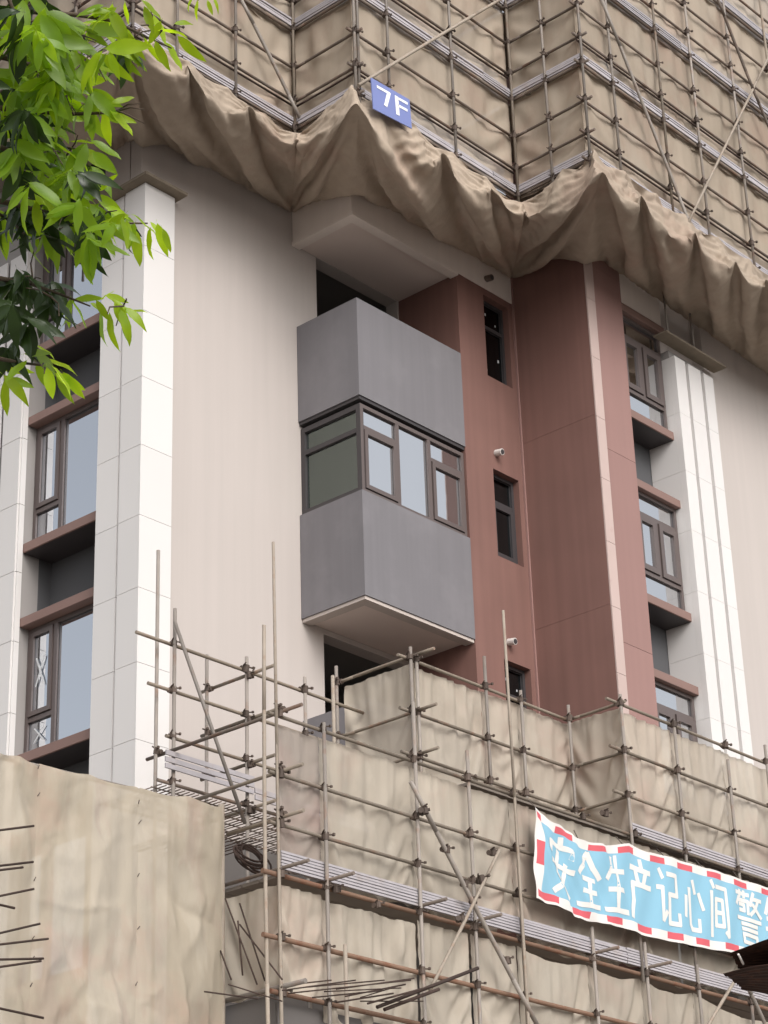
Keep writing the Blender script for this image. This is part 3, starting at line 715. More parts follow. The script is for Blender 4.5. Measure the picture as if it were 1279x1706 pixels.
# --- canvas skirts slung under the upper scaffold
def path_points(poly, step):
    out = []; 
    for i in range(len(poly)-1):
        a, b = Vector(poly[i]), Vector(poly[i+1]); n = max(1, int(round((b-a).length/step)))
        for k in range(n): out.append(a.lerp(b, k/n))
    out.append(Vector(poly[-1])); return out
def skirt(outer, crest, inner, peaks, ties, label, seed, nv=40, vc=15, slack=.995, steps=40, under=.02):
    """canvas lipped over outriggers: top edge -> crest -> wall, three matching polylines.
    peaks: (fraction, lift) along the length where a tube end pokes the cloth; ties: fractions where the top edge is tied"""
    O = []; C_ = []; I = []
    for i in range(len(outer)-1):
        a, b = Vector(outer[i]), Vector(outer[i+1]); c, d = Vector(inner[i]), Vector(inner[i+1]); e, f = Vector(crest[i]), Vector(crest[i+1])
        n = max(3, int(round(max((b-a).length, (d-c).length, (f-e).length)/.045)))
        for k in range(n): O.append(a.lerp(b, k/n)); I.append(c.lerp(d, k/n)); C_.append(e.lerp(f, k/n))
    O.append(Vector(outer[-1])); I.append(Vector(inner[-1])); C_.append(Vector(crest[-1])); nu = len(O); rs = np.random.RandomState(seed)
    O = np.array(O); I = np.array(I); C_ = np.array(C_)
    pk = [(int(round(t*(nu-1))), l) for t, l in peaks]; x = np.arange(nu)
    # between two peaks the lip falls in and down
    edges = [0]+[p for p, _ in pk]+[nu-1]
    dipw = np.zeros(nu)
    for p, q in zip(edges[:-1], edges[1:]):
        if q > p: t = (x[p:q+1]-p)/(q-p); dipw[p:q+1] = np.sin(np.pi*t)**.8*min(1, (q-p)*.045/.9)
    inw = O-C_; inw[:, 2] = 0
    C2 = C_ + inw*(.45*dipw)[:, None]; C2[:, 2] -= .07*dipw
    for p, l in pk:
        g = np.exp(-((x-p)*.045/.10)**2); C2[:, 2] += l*g; C2 -= inw*(.22*g)[:, None]
    P = np.zeros((nu, nv, 3))
    for j in range(nv):
        if j <= vc: t = j/vc; P[:, j] = O*(1-t)+C2*t; P[:, j, 2] += .05*np.sin(np.pi*t)
        else: t = (j-vc)/(nv-1-vc); P[:, j] = C2*(1-t)+I*t; P[:, j, 2] -= under*np.sin(np.pi*t**.8)*(.6+.8*dipw)
    du = np.maximum(np.linalg.norm(np.diff(P, axis=0), axis=-1), .025); dv = np.linalg.norm(np.diff(P, axis=1), axis=-1)
    ru = du*(slack+.04*field(rs, nu-1, nv, 10)+.02*field(rs, nu-1, nv, 4)); rv = dv*(slack+.03*field(rs, nu, nv-1, 10)+.02*field(rs, nu, nv-1, 4)); rv[:, vc+1:] *= .975
    pins = np.zeros((nu, nv), bool)
    ti = sorted(set([0, nu-1]+[int(round(t*(nu-1))) for t in ties]))
    pins[ti, 0] = True
    for p, l in pk: pins[p, vc] = True
    for p, q in zip(ti[:-1], ti[1:]):
        t = (x[p:q+1]-p)/max(1, q-p); P[p:q+1, 0, 2] -= .10*min(1, (q-p)*.045)*4*t*(1-t)
    pins[::3, -1] = True; pins[-1, -1] = True
    pins[0, :] = True; pins[-1, :] = True
    Q = cloth(P, ru, rv, pins, steps, 12, .0016, seed=seed, bend=.2)
    n = np.cross(np.gradient(Q, axis=0), np.gradient(Q, axis=1)); n /= np.linalg.norm(n, axis=-1, keepdims=True)+1e-9
    if n[..., 2].mean() > 0: n = -n
    um = (x*.045)[:, None]*np.ones((1, nv)); vm = (np.arange(nv)*1.0)[None]*np.ones((nu, 1))*dv.mean()
    def ridge(q): f = np.abs((q % 1.0)-.5)*2; return f*f*(3-2*f)
    warp = .14*field(rs, nu, nv, 9)+.06*field(rs, nu, nv, 4); amp = .5+.5*field(rs, nu, nv, 12)
    lower = np.clip((vm-vm[:, vc:vc+1])/.3, 0, 1)
    sw = (ridge((vm-.22*dipw[:, None]+warp+.42*um*np.sign(field(rs, nu, 4, 26)[:, :1]))*4.2)-.5)*amp*.09*(.45+.55*(1-lower))
    sw += (ridge((vm*.9+warp*1.5-.35*um)*8.5)-.5)*(1-amp)*.022
    for p, l in pk:
        d1 = um-um[p, 0]; d2 = vm-vm[0, vc]; r = np.hypot(d1, d2); th = np.arctan2(d2, d1)
        sw += (ridge(th*1.75+rs.uniform(0, 1)+warp*.7)-.5)*.042*np.exp(-r/.40)*np.clip(r/.10, 0, 1)
    for p in ti:
        d1 = um-um[p, 0]; r = np.hypot(d1, vm); th = np.arctan2(d1, vm+.04)
        sw += (ridge(th*2.2+rs.uniform(0, 1)+warp)-.5)*.045*np.exp(-r/.25)*np.clip(r/.08, 0, 1)
    sw += .035*field(rs, nu, nv, 8) + creases(nu, nv, .045, seed, int(nu*.22), .034)*(.6+.4*(1-lower))
    edge = np.clip(vm/.10, .2, 1)*np.clip((vm[:, -1:]-vm)/.25, 0, 1)*np.clip(np.minimum(um, um[-1:]-um)/.12, 0, 1)
    Q = Q + n*(sw*edge)[..., None]
    return tag(grid_mesh('canvas_skirt', Q, M['skirt'], sub=1), label, 'canvas', 'tan canvas skirts slung under the upper scaffold')
WZ = 19.56
skirt([(15.66, 20.6, 19.80), (15.66, 17.76, 19.86), (18.71, 17.75, 19.66)],
      [(15.36, 20.6, 19.30), (15.36, 17.48, 19.32), (18.555, 17.59, 19.40)],
      [(17.13, 20.6, WZ), (17.14, 19.165, WZ), (20.065, 19.165, 19.64)],
      [(.30,.06),(.48,.05),(.66,.10),(.84,.04)], [.2,.33,.47,.56,.66,.78,.9],
      'tan canvas skirt sagging over the white corner pillar at the left', 3)
skirt([(18.71, 17.75, 19.66), (18.69, 16.60, 19.95), (22.20, 16.57, 19.61)],
      [(18.555, 17.59, 19.40), (18.42, 16.32, 19.24), (22.0, 16.36, 19.26)],
      [(20.065, 19.165, 19.64), (20.07, 17.995, 19.53), (23.71, 17.99, 19.58)],
      [(.245,.07),(.62,.08),(.84,.02)], [.14,.245,.36,.52,.68,.84],
      'tan canvas skirt bunched below the 7F sign over the grey balcony', 5)
skirt([(22.20, 16.57, 19.61), (22.19, 15.28, 19.97), (29.4, 15.28, 19.78)],
      [(22.0, 16.36, 19.26), (21.92, 15.0, 19.22), (29.4, 15.0, 19.2)],
      [(23.71, 17.99, 19.58), (23.71, 16.63, 19.54), (30.6, 16.63, 19.22)],
      [(.165,.05),(.265,.09),(.42,.10),(.535,.05),(.63,.08),(.77,.05),(.88,.08)], [.09,.165,.25,.34,.43,.53,.63,.72,.82,.91],
      'tan canvas skirt with torn folds over the red brown wall at the right', 9)

# ------------------------------------------------------------------ lower scaffold
LS = empty('scaffold', (20, 15.6, 0), 'lower tube scaffold with beige netting, ribbed toe boards and bare tubes at its left end', 'scaffold')
Y2, Y3 = 16.40, 15.60
# set-back upper part: faces
tall = {}
def face_posts(side, pl, posts, z0, z1s, levels, a0, a1, m=None, lm=None, ext=(.12,.12)):
    for a, z1 in zip(posts, z1s):
        p = face_pt(side, pl, a, 0, 0); upright(LS, p.x, p.y, z0, z1, m)
    for z in levels:
        ledger(LS, face_pt(side, pl, a0-ext[0], -.05, z), face_pt(side, pl, a1+ext[1], -.05, z), lm or M['lowledger'])
        for a in posts: coupler(LS, face_pt(side, pl, a, 0, z), 0 if side == 'F' else -math.pi/2)
face_posts('F', Y2, [19.12, 19.24, 20.55, 21.25, 22.26], 9.3, [11.72, 11.66, 12.0, 11.72, 11.78], [11.60, 10.92, 10.36], 19.17, 22.27, ext=(.22,.05))
face_posts('L', 19.17, [17.66], 9.3, [11.85], [11.64, 10.93, 10.38], Y2, 17.69, ext=(.30,.05))
face_posts('L', 22.27, [], 9.3, [], [11.62, 10.95, 10.36], Y3, Y2, ext=(.05,.05))
face_posts('F', Y3, [22.30, 23.47, 24.68, 25.66, 26.9], 8.0, [11.72, 11.66, 11.40, 11.85, 11.6], [11.61, 10.97, 10.38], 22.3, 28, ext=(.25,.1))
# outer face
outer_posts = [16.70, 18.18, 19.12, 19.95, 21.30, 22.37, 23.47, 24.66, 25.8, 27.0]
outer_tops = [9.93, 10.55, 10.2, 9.4, 8.5, 8.5, 8.4, 8.4, 8.4, 8.4]
face_posts('F', Y3-.01, outer_posts, 0.2, outer_tops, [9.87, 9.20, 8.66], 16.02, 28, ext=(.12,.1))
for z, m, e in ((8.12, M['rust'], .22), (7.47, M['rust'], .22), (6.90, M['rust'], .12)):
    ledger(LS, (16.02-e, Y3+.045, z), (19.9 if z < 7 and False else 28, Y3+.045, z-.02), m, .028)
    for a in outer_posts: coupler(LS, (a, Y3-.01, z), 0)
ledger(LS, (16.0, Y3+.05, 6.2), (28, Y3+.05, 6.2), M['rust'])
toe_board(LS, (16.05, Y3+.04), (28, Y3+.04), 8.19, 6, .034, (0,-1))
toe_board(LS, (22.35, Y3+.06), (28, Y3+.06), 9.90, 4, .036, (0,-1))
for i in range(4): box('deck_plank', 16.1, 28, Y3+.12+i*.27, Y3+.37+i*.27, 8.13, 8.165, M['deck'], LS)
for i in range(3): box('deck_plank', 19.3, 28, Y3+.12+i*.27, Y3+.37+i*.27, 9.86, 9.895, M['deck'], LS)
# transom stubs sticking out at the plank level
for a in (16.02, 16.70, 18.18, 19.12, 21.3, 22.37):
    tube('transom_pole', (a+.05, 15.25, 8.20), (a+.05, 16.6, 8.20), R_, M['ledger'], LS)
for z in (9.87, 9.2, 8.66, 8.12, 7.47, 6.9): coupler(LS, (16.03, 15.59, z), 0)
for z in (9.90, 9.24, 8.74): tube('transom_pole', (16.06, 15.30, z), (16.06, 17.70 if z > 9.8 else (17.0 if z > 9 else 16.42), z), R_, M['lowledger'] if z < 9.8 else M['ledger'], LS); coupler(LS, (16.02, 15.6, z+.03), -1.57)
tube('transom_pole', (16.05, 15.3, 6.97), (16.05, 16.45, 6.97), .028, M['pole'], LS)
# tall weathered poles
b0 = on_y(455, 903, 15.59)
tube('upright_pole', (16.05, 15.585, 0.2), (b0.x, 15.59, b0.z), .0235, M['bamboo'], LS, r2=.017, bow=.02)
b1 = on_y(444, 1040, 15.62); tube('upright_pole', (b1.x+.02, 15.66, 6.0), (b1.x, 15.66, b1.z), .021, M['bamboo'], LS, bow=.02)
b2 = on_y(838, 1017, 15.50); b3 = on_y(880, 1706, 15.50)
tube('upright_pole', (b3.x, 15.50, 0.3), (b2.x, 15.50, b2.z), .024, M['bamboo'], LS, r2=.017, bow=.03)
b4 = on_y(577, 1573, 15.50); tube('upright_pole', (b4.x, 15.52, 0.2), (b4.x, 15.52, b4.z), .022, M['bamboo'], LS)
b5 = on_y(554, 1126, 16.9); tube('upright_pole', (b5.x, 16.9, 8.5), (b5.x, 16.9, b5.z), .022, M['bamboo'], LS)
# inner row of bare tubes at the left end
YA = 17.30
xa = [16.09, 17.23, 18.22]
for x, zt_ in zip(xa, (11.61, 11.34, 11.35)): upright(LS, x, YA, 0.2, zt_)
for z, x0 in ((11.19, 15.55), (10.63, 15.74), (10.09, 16.02), (9.55, 15.9)):
    ledger(LS, (x0, YA+.05, z), (19.3, YA+.05, z), M['lowledger'] if z > 9.6 else M['ledger'])
    for x in xa: coupler(LS, (x, YA, z), 0)
upright(LS, 16.0, 17.48, 0.2, 12.37); coupler(LS, (16.0, 17.48, 9.93), -1.57)
yb = [on_x(345, 1142, 17.23), on_x(343, 1212, 17.23), on_x(340, 1282, 17.23)]
ty = yb[0].y
upright(LS, 17.23, ty, 5, 11.55)
for z, y1 in ((11.13, 16.9), (10.58, 16.85), (10.04, 16.9), (9.50, 16.9)):
    tube('transom_pole', (17.28, y1, z), (17.28, ty+.15, z), R_, M['lowledger'], LS); coupler(LS, (17.23, ty, z), -1.57); coupler(LS, (17.24, YA-.04, z-.03), -1.2)
toe_board(LS, (15.92, YA-.05), (17.3, YA-.05), 9.66, 3, .075, (0,-1), th=.02); toe_board(LS, (17.3, YA-.05), (19.3, YA-.05), 9.60, 2, .08, (0,-1), th=.02)
# rebar mesh deck between the inner row and the wall
for i in range(46):
    x = 15.95+.07*i; tube('deck_rod', (x, 17.33, 9.50), (x+random.uniform(-.02,.02), 18.35, 9.50), .007, M['ledger'], LS, n=5)
for i in range(5):
    y = 17.45+.2*i; tube('deck_rod', (15.9, y, 9.485), (19.2, y, 9.485), .008, M['ledger'], LS, n=5)
for i in range(13):
    x = 16.2+.085*i; tube('deck_rod', (x, 17.0+random.uniform(-.1,.1), 9.02), (x+random.uniform(-.05,.05), 18.2, 9.02), .007, M['rebar'], LS, n=5)
d0 = on_y(291, 1036, 17.22); d1 = on_y(408, 1372, 16.7); tube('brace_pole', d0, d1, R_, M['pole'], LS)
# front braces
brace(LS, (684,1302), (897,1712), 15.48, M['pole'], .027)
brace(LS, (832,1416), (716,1650), 15.44, M['bamboo'], .02)
brace(LS, (1150,1760), (1224,1634), 15.44, M['bamboo'], .022); brace(LS, (1243,1640), (1280,1720), 15.46, M['pole'], .026)
for px, py in ((708,1350), (745,1415), (776,1473), (790,1500), (822,1420), (803,1465), (770,1530), (845,1600)):
    coupler(LS, on_y(px, py, 15.47), random.uniform(-1,1))
for px, py in ((560,1480), (630,1507), (1010,1355)):
    coupler(LS, on_y(px, py, 15.55), random.uniform(-1,1))

# --- lower netting sheets
G2 = 'beige netting sheets of the lower scaffold'
def bay(side, pl, a0, a1, z0, z1, label, seed, m=None, **k):
    return net_sheet(side, pl, a0, a1, z0, z1, m or M['net_low'], label, k.pop('slack', 1.09), .045, G2, k.pop('pinstep', .38), seed=seed, deep=k.pop('deep', .12), front=.01, **k)
bay('L', 19.17+.09, 16.46, 17.62, 9.86, 11.60, 'beige netting sheet under the balcony on the left return beside its corner post', 101)
bay('F', Y2+.09, 19.22, 20.55, 9.86, 11.56, 'beige netting sheet with hanging folds just right of the corner below the balcony', 102, slack=1.13)
bay('F', Y2+.09, 20.55, 21.27, 9.86, 11.58, 'narrow beige netting sheet behind the tall rust streaked pole', 103)
bay('F', Y2+.09, 21.27, 22.38, 9.86, 11.58, 'beige netting sheet in the last bay before the inner corner under the red wall', 104)
bay('L', 22.27+.09, 15.66, 16.52, 9.86, 11.60, 'beige netting sheet on the short return under the red brown wall', 105)
bay('F', Y3+.09, 22.38, 23.48, 9.95, 11.56, 'beige netting sheet right of the corner post below the pale strip', 106, slack=1.12)
bay('F', Y3+.09, 23.48, 24.70, 9.95, 11.56, 'beige netting sheet below the right windows', 107, slack=1.11)
bay('F', Y3+.09, 24.70, 26.9, 9.95, 11.56, 'beige netting sheet at the right edge below the fluted pillar', 108)
bay('F', Y3+.09, 16.10, 16.72, 8.22, 9.80, 'greyish netting sheet in the first narrow bay beside the leftmost corner pole', 109, M['net_grey'])
bay('F', Y3+.09, 16.72, 18.20, 8.22, 9.82, 'beige netting sheet in the second bay above the rusty ledger', 110, slack=1.10)
bay('F', Y3+.09, 18.20, 19.96, 8.22, 9.82, 'beige netting sheet behind the crossing braces', 111, slack=1.07)
bay('F', Y3+.09, 19.96, 22.38, 8.22, 9.82, 'beige netting sheet mostly hidden behind the blue banner', 112, slack=1.08)
bay('F', Y3+.09, 22.38, 24.66, 8.22, 9.82, 'beige netting sheet behind the right part of the banner', 113)
bay('F', Y3+.09, 24.66, 27.0, 8.22, 9.82, 'beige netting sheet at the right edge behind the banner end', 114)
bay('F', Y3+.09, 16.08, 16.72, 6.95, 8.06, 'beige netting sheet below the rusty ledger in the leftmost narrow bay', 115, slack=1.14)
bay('F', Y3+.09, 16.72, 18.20, 6.75, 8.02, 'heavily folded beige netting sheet behind the rebar bundle', 116, slack=1.20, pinstep=.30)
bay('F', Y3+.09, 18.24, 19.10, 5.9, 8.07, 'beige netting sheet under the foot of the crossing braces', 117, slack=1.10)
bay('F', Y3+.09, 19.14, 19.95, 5.9, 8.07, 'beige netting sheet left of the foot of the tall pole', 118, slack=1.10)
bay('F', Y3+.09, 19.97, 21.30, 5.9, 8.07, 'beige netting sheet with scalloped top below the banner left end', 119, slack=1.12, sag=.10, pinstep=.62)
bay('F', Y3+.09, 21.30, 22.37, 5.9, 8.07, 'beige netting sheet with scalloped top below the banner middle', 120, slack=1.12, sag=.10, pinstep=.62)
bay('F', Y3+.09, 22.37, 23.47, 5.9, 8.07, 'beige netting sheet with scalloped top left of the rusty tin awning', 121, slack=1.12, sag=.10, pinstep=.62)
bay('F', Y3+.09, 23.47, 25.8, 5.9, 8.07, 'beige netting sheet in the bottom right corner under the awning', 122, slack=1.12, sag=.10, pinstep=.62)
bay('L', 16.0+.09, 15.68, 16.5, 6.98, 8.07, 'beige netting sheet between the big left canvas and the leftmost corner pole', 123, slack=1.12)
box('grey_board', 16.1, 17.9, Y3+.14, Y3+.16, 5.6, 6.85, M['plinth'], LS); box('grey_board', 16.10, 16.12, Y3+.17, 16.5, 5.6, 6.93, M['plinth'], LS)

# --- hoist screen at lower left: one tall canvas on its frame
HS = empty('canvas_screen', (14, 16.4, 0), 'large dirty beige canvas screen stretched over a frame at the lower left', 'canvas screen')
tube('upright_pole', (16.03, 16.44, 0.2), (15.99, 16.44, 9.06), .035, M['bamboo'], HS); tube('upright_pole', (14.25, 16.55, .2), (14.25, 16.55, 8.9), .03, M['pole'], HS); tube('upright_pole', (12.6, 16.55, .2), (12.6, 16.55, 8.9), .03, M['pole'], HS)
tube('top_rail', (11.8, 16.5, 8.86), (16.02, 16.5, 9.02), .025, M['pole'], HS)
def canvas_panel(x0, x1, seed):
    nu, nv = int((x1-x0)/.036)+1, 124; rs = np.random.RandomState(seed)
    xs = np.linspace(x0, x1, nu); zt_ = np.interp(xs, [11.9, 12.97, 13.88, 14.81, 15.98], [8.88, 8.90, 8.93, 8.97, 9.03])
    P = np.zeros((nu, nv, 3)); P[..., 0] = xs[:, None]; t = ((xs-x0)/(x1-x0))[:, None]
    P[..., 1] = 16.40-.10*np.sin(np.pi*t)*(.5+.5*field(rs, nu, nv, 30))-.05*field(rs, nu, nv, 14)*np.sin(np.pi*t)
    for j in range(nv): P[:, j, 2] = zt_ + (4.6-zt_)*j/(nv-1)
    tie = [(0, q*.036) for q in np.cumsum(rs.randint(9, 26, 9))]+[((nu-1)*.036, q*.036) for q in np.cumsum(rs.randint(9, 26, 9))]+[(rs.uniform(0, x1-x0), 0) for _ in range(5)]
    Q = crumple(P, seed, .038, tie[::4], 1.2, 1, .036, .001)
    Q = crumple(Q, seed+50, .030, [], .7, 1, .036, .001)
    Q = crumple(Q, seed+90, .020, [], 1.2, 1, .036, .001)
    Q[..., 1] += creases(nu, nv, .036, seed, 30, .055)*np.clip((np.arange(nv)+.5)/4., 0, 1)[None]*np.clip(np.minimum(np.arange(nu), nu-1-np.arange(nu))/3., 0, 1)[:, None]
    Q[..., 0] += .018*field(rs, nu, nv, 7)*(t > .6)*(x1 > 15.9)
    Q[:, :6, 2] -= (.035*np.abs(np.sin(np.linspace(0, 3.1*(x1-x0)*1.6, nu)))[:, None])*np.linspace(1, 0, 6)[None]
    return grid_mesh('canvas_sheet', Q, M['canvas_big'], parent=HS)
canvas_panel(11.9, 13.45, 4); canvas_panel(13.45, 14.78, 6); canvas_panel(14.78, 15.97, 8)
# seams and ties
for x in (13.45, 14.78):
    for k in range(14):
        z = 8.8-k*.27+random.uniform(-.05,.05)
        if random.random() < .45: continue
        tube('tie_wire', (x, 16.42, z), (x+random.uniform(-.02,.02), 16.37, z+.05), .005, M['rope'], HS, n=5)

# ------------------------------------------------------------------ 7F sign
def on_plane_poly(bm, pts, y, th): pass
SG = empty('floor_sign', (19.2, 16.47, 19.9), 'square blue sign reading 7F in white, tied to the upper scaffold', 'sign')
q = [on_y(618,129,16.46), on_y(682,166,16.46), on_y(686,214,16.46), on_y(622,181,16.46)]
bm = bmesh.new(); add_hex(bm, [(p.x, 16.46, p.z) for p in q]+[(p.x, 16.475, p.z) for p in q]); from_bm('plate', bm, M['sign_blue'], SG)
def sign_pt(u, v, d):   # u right 0..1, v up 0..1
    top = q[0].lerp(q[1], u); bot = q[3].lerp(q[2], u); p = bot.lerp(top, v); return (p.x, 16.46-d, p.z)
def sign_stroke(poly, w_):
    bm = bmesh.new()
    for (a, b) in zip(poly[:-1], poly[1:]):
        a = Vector(a); b = Vector(b); t = (b-a).normalized(); n = Vector((-t.y, t.x))*w_/2; a2 = a-t*w_*.35; b2 = b+t*w_*.35
        c = [a2+n, b2+n, b2-n, a2-n]; e = .0012*(len(bm.verts)//8)*.25
        add_hex(bm, [sign_pt(p.x, p.y, .0025+e) for p in c]+[sign_pt(p.x, p.y, .006+e) for p in c])
    return bm
from_bm('numeral', sign_stroke([(.16,.80),(.44,.80),(.33,.32)], .085), M['sign_white'], SG)
from_bm('letter', sign_stroke([(.64,.24),(.64,.82)], .085), M['sign_white'], SG)
bm = sign_stroke([(.70,.80),(.90,.80)], .085); from_bm('letter', bm, M['sign_white'], SG); bm = sign_stroke([(.70,.55),(.88,.55)], .085); from_bm('letter', bm, M['sign_white'], SG)

# ------------------------------------------------------------------ safety banner
BN = empty('banner', (20.2, 15.45, 9.2), 'sky blue safety banner with white Chinese characters and a red and white edge', 'banner')
tx = [20.257,20.59,20.89,21.24,21.60,22.10,22.45,23.04,23.73,24.35,25.2,26.5,28]; tz = [9.725,9.617,9.569,9.515,9.548,9.68,9.636,9.681,9.687,9.703,9.698,9.70,9.72]
bx = [20.159,20.49,20.78,21.21,21.67,22.21,22.87,23.56,24.15,26,28]; bz = [8.619,8.60,8.545,8.535,8.565,8.554,8.571,8.617,8.658,8.68,8.7]
BX0, BX1 = 20.20, 27.2
def bwave(x, t):
    f = math.exp(-((x-20.9)/1.1)**2)
    diag = x*1.6 + t*1.1
    return .03*f*math.sin(diag*6.0)+.012*f*math.sin(diag*15+1.3)+.014*math.sin(x*5.1+t*2.2)+.008*math.sin(x*13-t*5)
def bpt(x, t, d=0.0):
    """x along the banner, t 0 bottom .. 1 top"""
    xb = x-.07*(1-t); zt_ = np.interp(x, tx, tz); zb_ = np.interp(xb, bx, bz)
    return (x-.06*(1-t), 15.50-d+bwave(x, t), zb_+(zt_-zb_)*t)
ncell = 22; border = .115; cellw = .315
xs = [BX0, BX0+.035, BX0+.145]
x = BX0+.145
while x < BX1-.01: x += cellw/12; xs.append(x)
ts = [0, .03, .11]+list(np.linspace(.11, .895, 40))[1:]+[.97, 1.0]
bm = bmesh.new(); VV = [[bm.verts.new(bpt(x, t)) for t in ts] for x in xs]
mi = {'b': 0, 'r': 1, 'w': 2}
for i in range(len(xs)-1):
    for j in range(len(ts)-1):
        f = bm.faces.new((VV[i][j], VV[i+1][j], VV[i+1][j+1], VV[i][j+1])); f.smooth = True
        tm = (ts[j]+ts[j+1])/2; xm = (xs[i]+xs[i+1])/2
        if i == 0 or j in (0, len(ts)-2): f.material_index = 2
        elif i == 1: f.material_index = 1 if (tm < .12 or .40 < tm < .66 or tm > .885) else 2
        elif j in (1, len(ts)-3):
            ph = int((xm-BX0-.1)/cellw); f.material_index = 1 if (ph+(j > 3)) % 2 == 0 else 2
        else: f.material_index = 0
bmesh.ops.recalc_face_normals(bm, faces=bm.faces)
me = bpy.data.meshes.new('banner_cloth'); bm.to_mesh(me); bm.free()
for k in ('banner_blue', 'banner_red', 'banner_white'): me.materials.append(M[k])
mesh_obj('banner_cloth', me, BN)
GL = {
 'an': [[(5,10),(5.2,9)],[(1,7.2),(1.2,8.6),(9,8.6),(8.5,7.2)],[(4.2,7.6),(2.5,3.4),(7.8,.3)],[(7,5.8),(5.3,2.5),(1.5,0)],[(.5,5),(9.5,5)]],
 'quan': [[(5,10),(2.8,7.4),(.5,5.6)],[(5,10),(7.2,7.4),(9.5,5.6)],[(2.5,5),(7.5,5)],[(2.5,2.7),(7.5,2.7)],[(1,.2),(9,.2)],[(5,5),(5,.2)]],
 'sheng': [[(3,9.8),(2.2,7.6),(1,6)],[(2,7.3),(8.7,7.3)],[(1.8,4),(8.2,4)],[(.5,.3),(9.5,.3)],[(5.2,10),(5.2,.3)]],
 'chan': [[(5,10),(5.4,9)],[(1,8.4),(9,8.4)],[(3,7.8),(3.7,6.3)],[(7,7.8),(6.2,6.3)],[(9.2,5.8),(1.8,5.8),(1.7,3),(.4,0)]],
 'ji': [[(1.3,9.6),(2.5,8.3)],[(.4,6.5),(2.4,6.5),(2.4,.9),(4,2.4)],[(4.6,9),(9,9),(9,5.5),(5.2,5.5),(5.2,.6),(9.5,.6),(9.5,2.3)]],
 'xin': [[(1.5,6),(.7,2.5)],[(3.2,7.5),(3.2,1.2),(4,.4),(7.6,.4),(7.7,2.3)],[(5,9),(6,7)],[(8,7),(9.6,4.4)]],
 'jian': [[(1,10),(2.1,8.9)],[(1,8),(1,0)],[(3.5,9.1),(9,9.1),(9,.2),(7.8,.9)],[(3.2,6.8),(6.8,6.8),(6.8,2),(3.2,2),(3.2,6.8)],[(3.2,4.4),(6.8,4.4)]],
 'jing': [[(.4,9.5),(5.2,9.5)],[(1.9,10),(1.9,8.9)],[(3.6,10),(3.6,8.9)],[(1.3,8.6),(.4,7.3)],[(1.2,8.2),(4.9,8.2),(4.7,5.8)],[(1.7,7.4),(3.4,7.4),(3.4,6.3),(1.7,6.3)],[(6.8,10),(5.6,7.6)],[(6.2,8.9),(9.6,8.9)],[(8.5,8.9),(7.4,7),(5.6,5.8)],[(6.5,7.8),(9.6,5.7)],
          [(.6,4.7),(9.4,4.7)],[(2,3.7),(8,3.7)],[(2,2.7),(8,2.7)],[(2.2,1.7),(7.8,1.7),(7.8,.2),(2.2,.2),(2.2,1.7)]],
 'zhong': [[(2,10),(.5,7)],[(1.5,8.2),(4,8.2)],[(1,6),(4,6)],[(.5,4),(4,4)],[(2.3,6),(2.3,.8),(4,1.8)],[(5.2,7.8),(9.5,7.8),(9.5,3.5),(5.2,3.5),(5.2,7.8)],[(7.3,10),(7.3,0)]],
}
def glyph(key, x0, x1, t0, t1, w_):
    bm = bmesh.new(); lay = 0
    for poly in GL[key]:
        for (a, b) in zip(poly[:-1], poly[1:]):
            lay += 1
            A = Vector((x0+(x1-x0)*a[0]/10, t0+(t1-t0)*a[1]/10)); B = Vector((x0+(x1-x0)*b[0]/10, t0+(t1-t0)*b[1]/10))
            Am = Vector((A.x, A.y*1.1)); Bm = Vector((B.x, B.y*1.1)); d = (Bm-Am).normalized(); n = Vector((-d.y, d.x))*w_/2
            Am -= d*w_*.30; Bm += d*w_*.30; k = max(2, int((Bm-Am).length/.05)); prev = None
            for s in range(k+1):
                p = Am.lerp(Bm, s/k); c = []
                for sg in (1, -1):
                    r = p+n*sg; c.append(bm.verts.new(bpt(r.x, r.y/1.1, 0.0022+.00025*lay)))
                if prev: bm.faces.new((prev[0], c[0], c[1], prev[1]))
                prev = c
    o = from_bm('character', bm, M['banner_white'], BN, recalc=False)
    return o
for key, x0, x1, w_ in (('an',20.46,20.95,.055),('quan',21.0,21.46,.054),('sheng',21.54,22.0,.054),('chan',22.07,22.52,.054),('ji',22.62,23.10,.05),('xin',23.19,23.66,.05),('jian',23.78,24.20,.048),('jing',24.40,25.00,.045),('zhong',25.06,25.6,.05)):
    glyph(key, x0, x1, .17, .85, w_*1.25)
for k in range(9):
    x = 20.22+k*.86; p = bpt(x, 1.0); tube('tie_cord', p, (x+.02, 15.60, p[2]+.12), .006, M['rope'], BN, n=5)

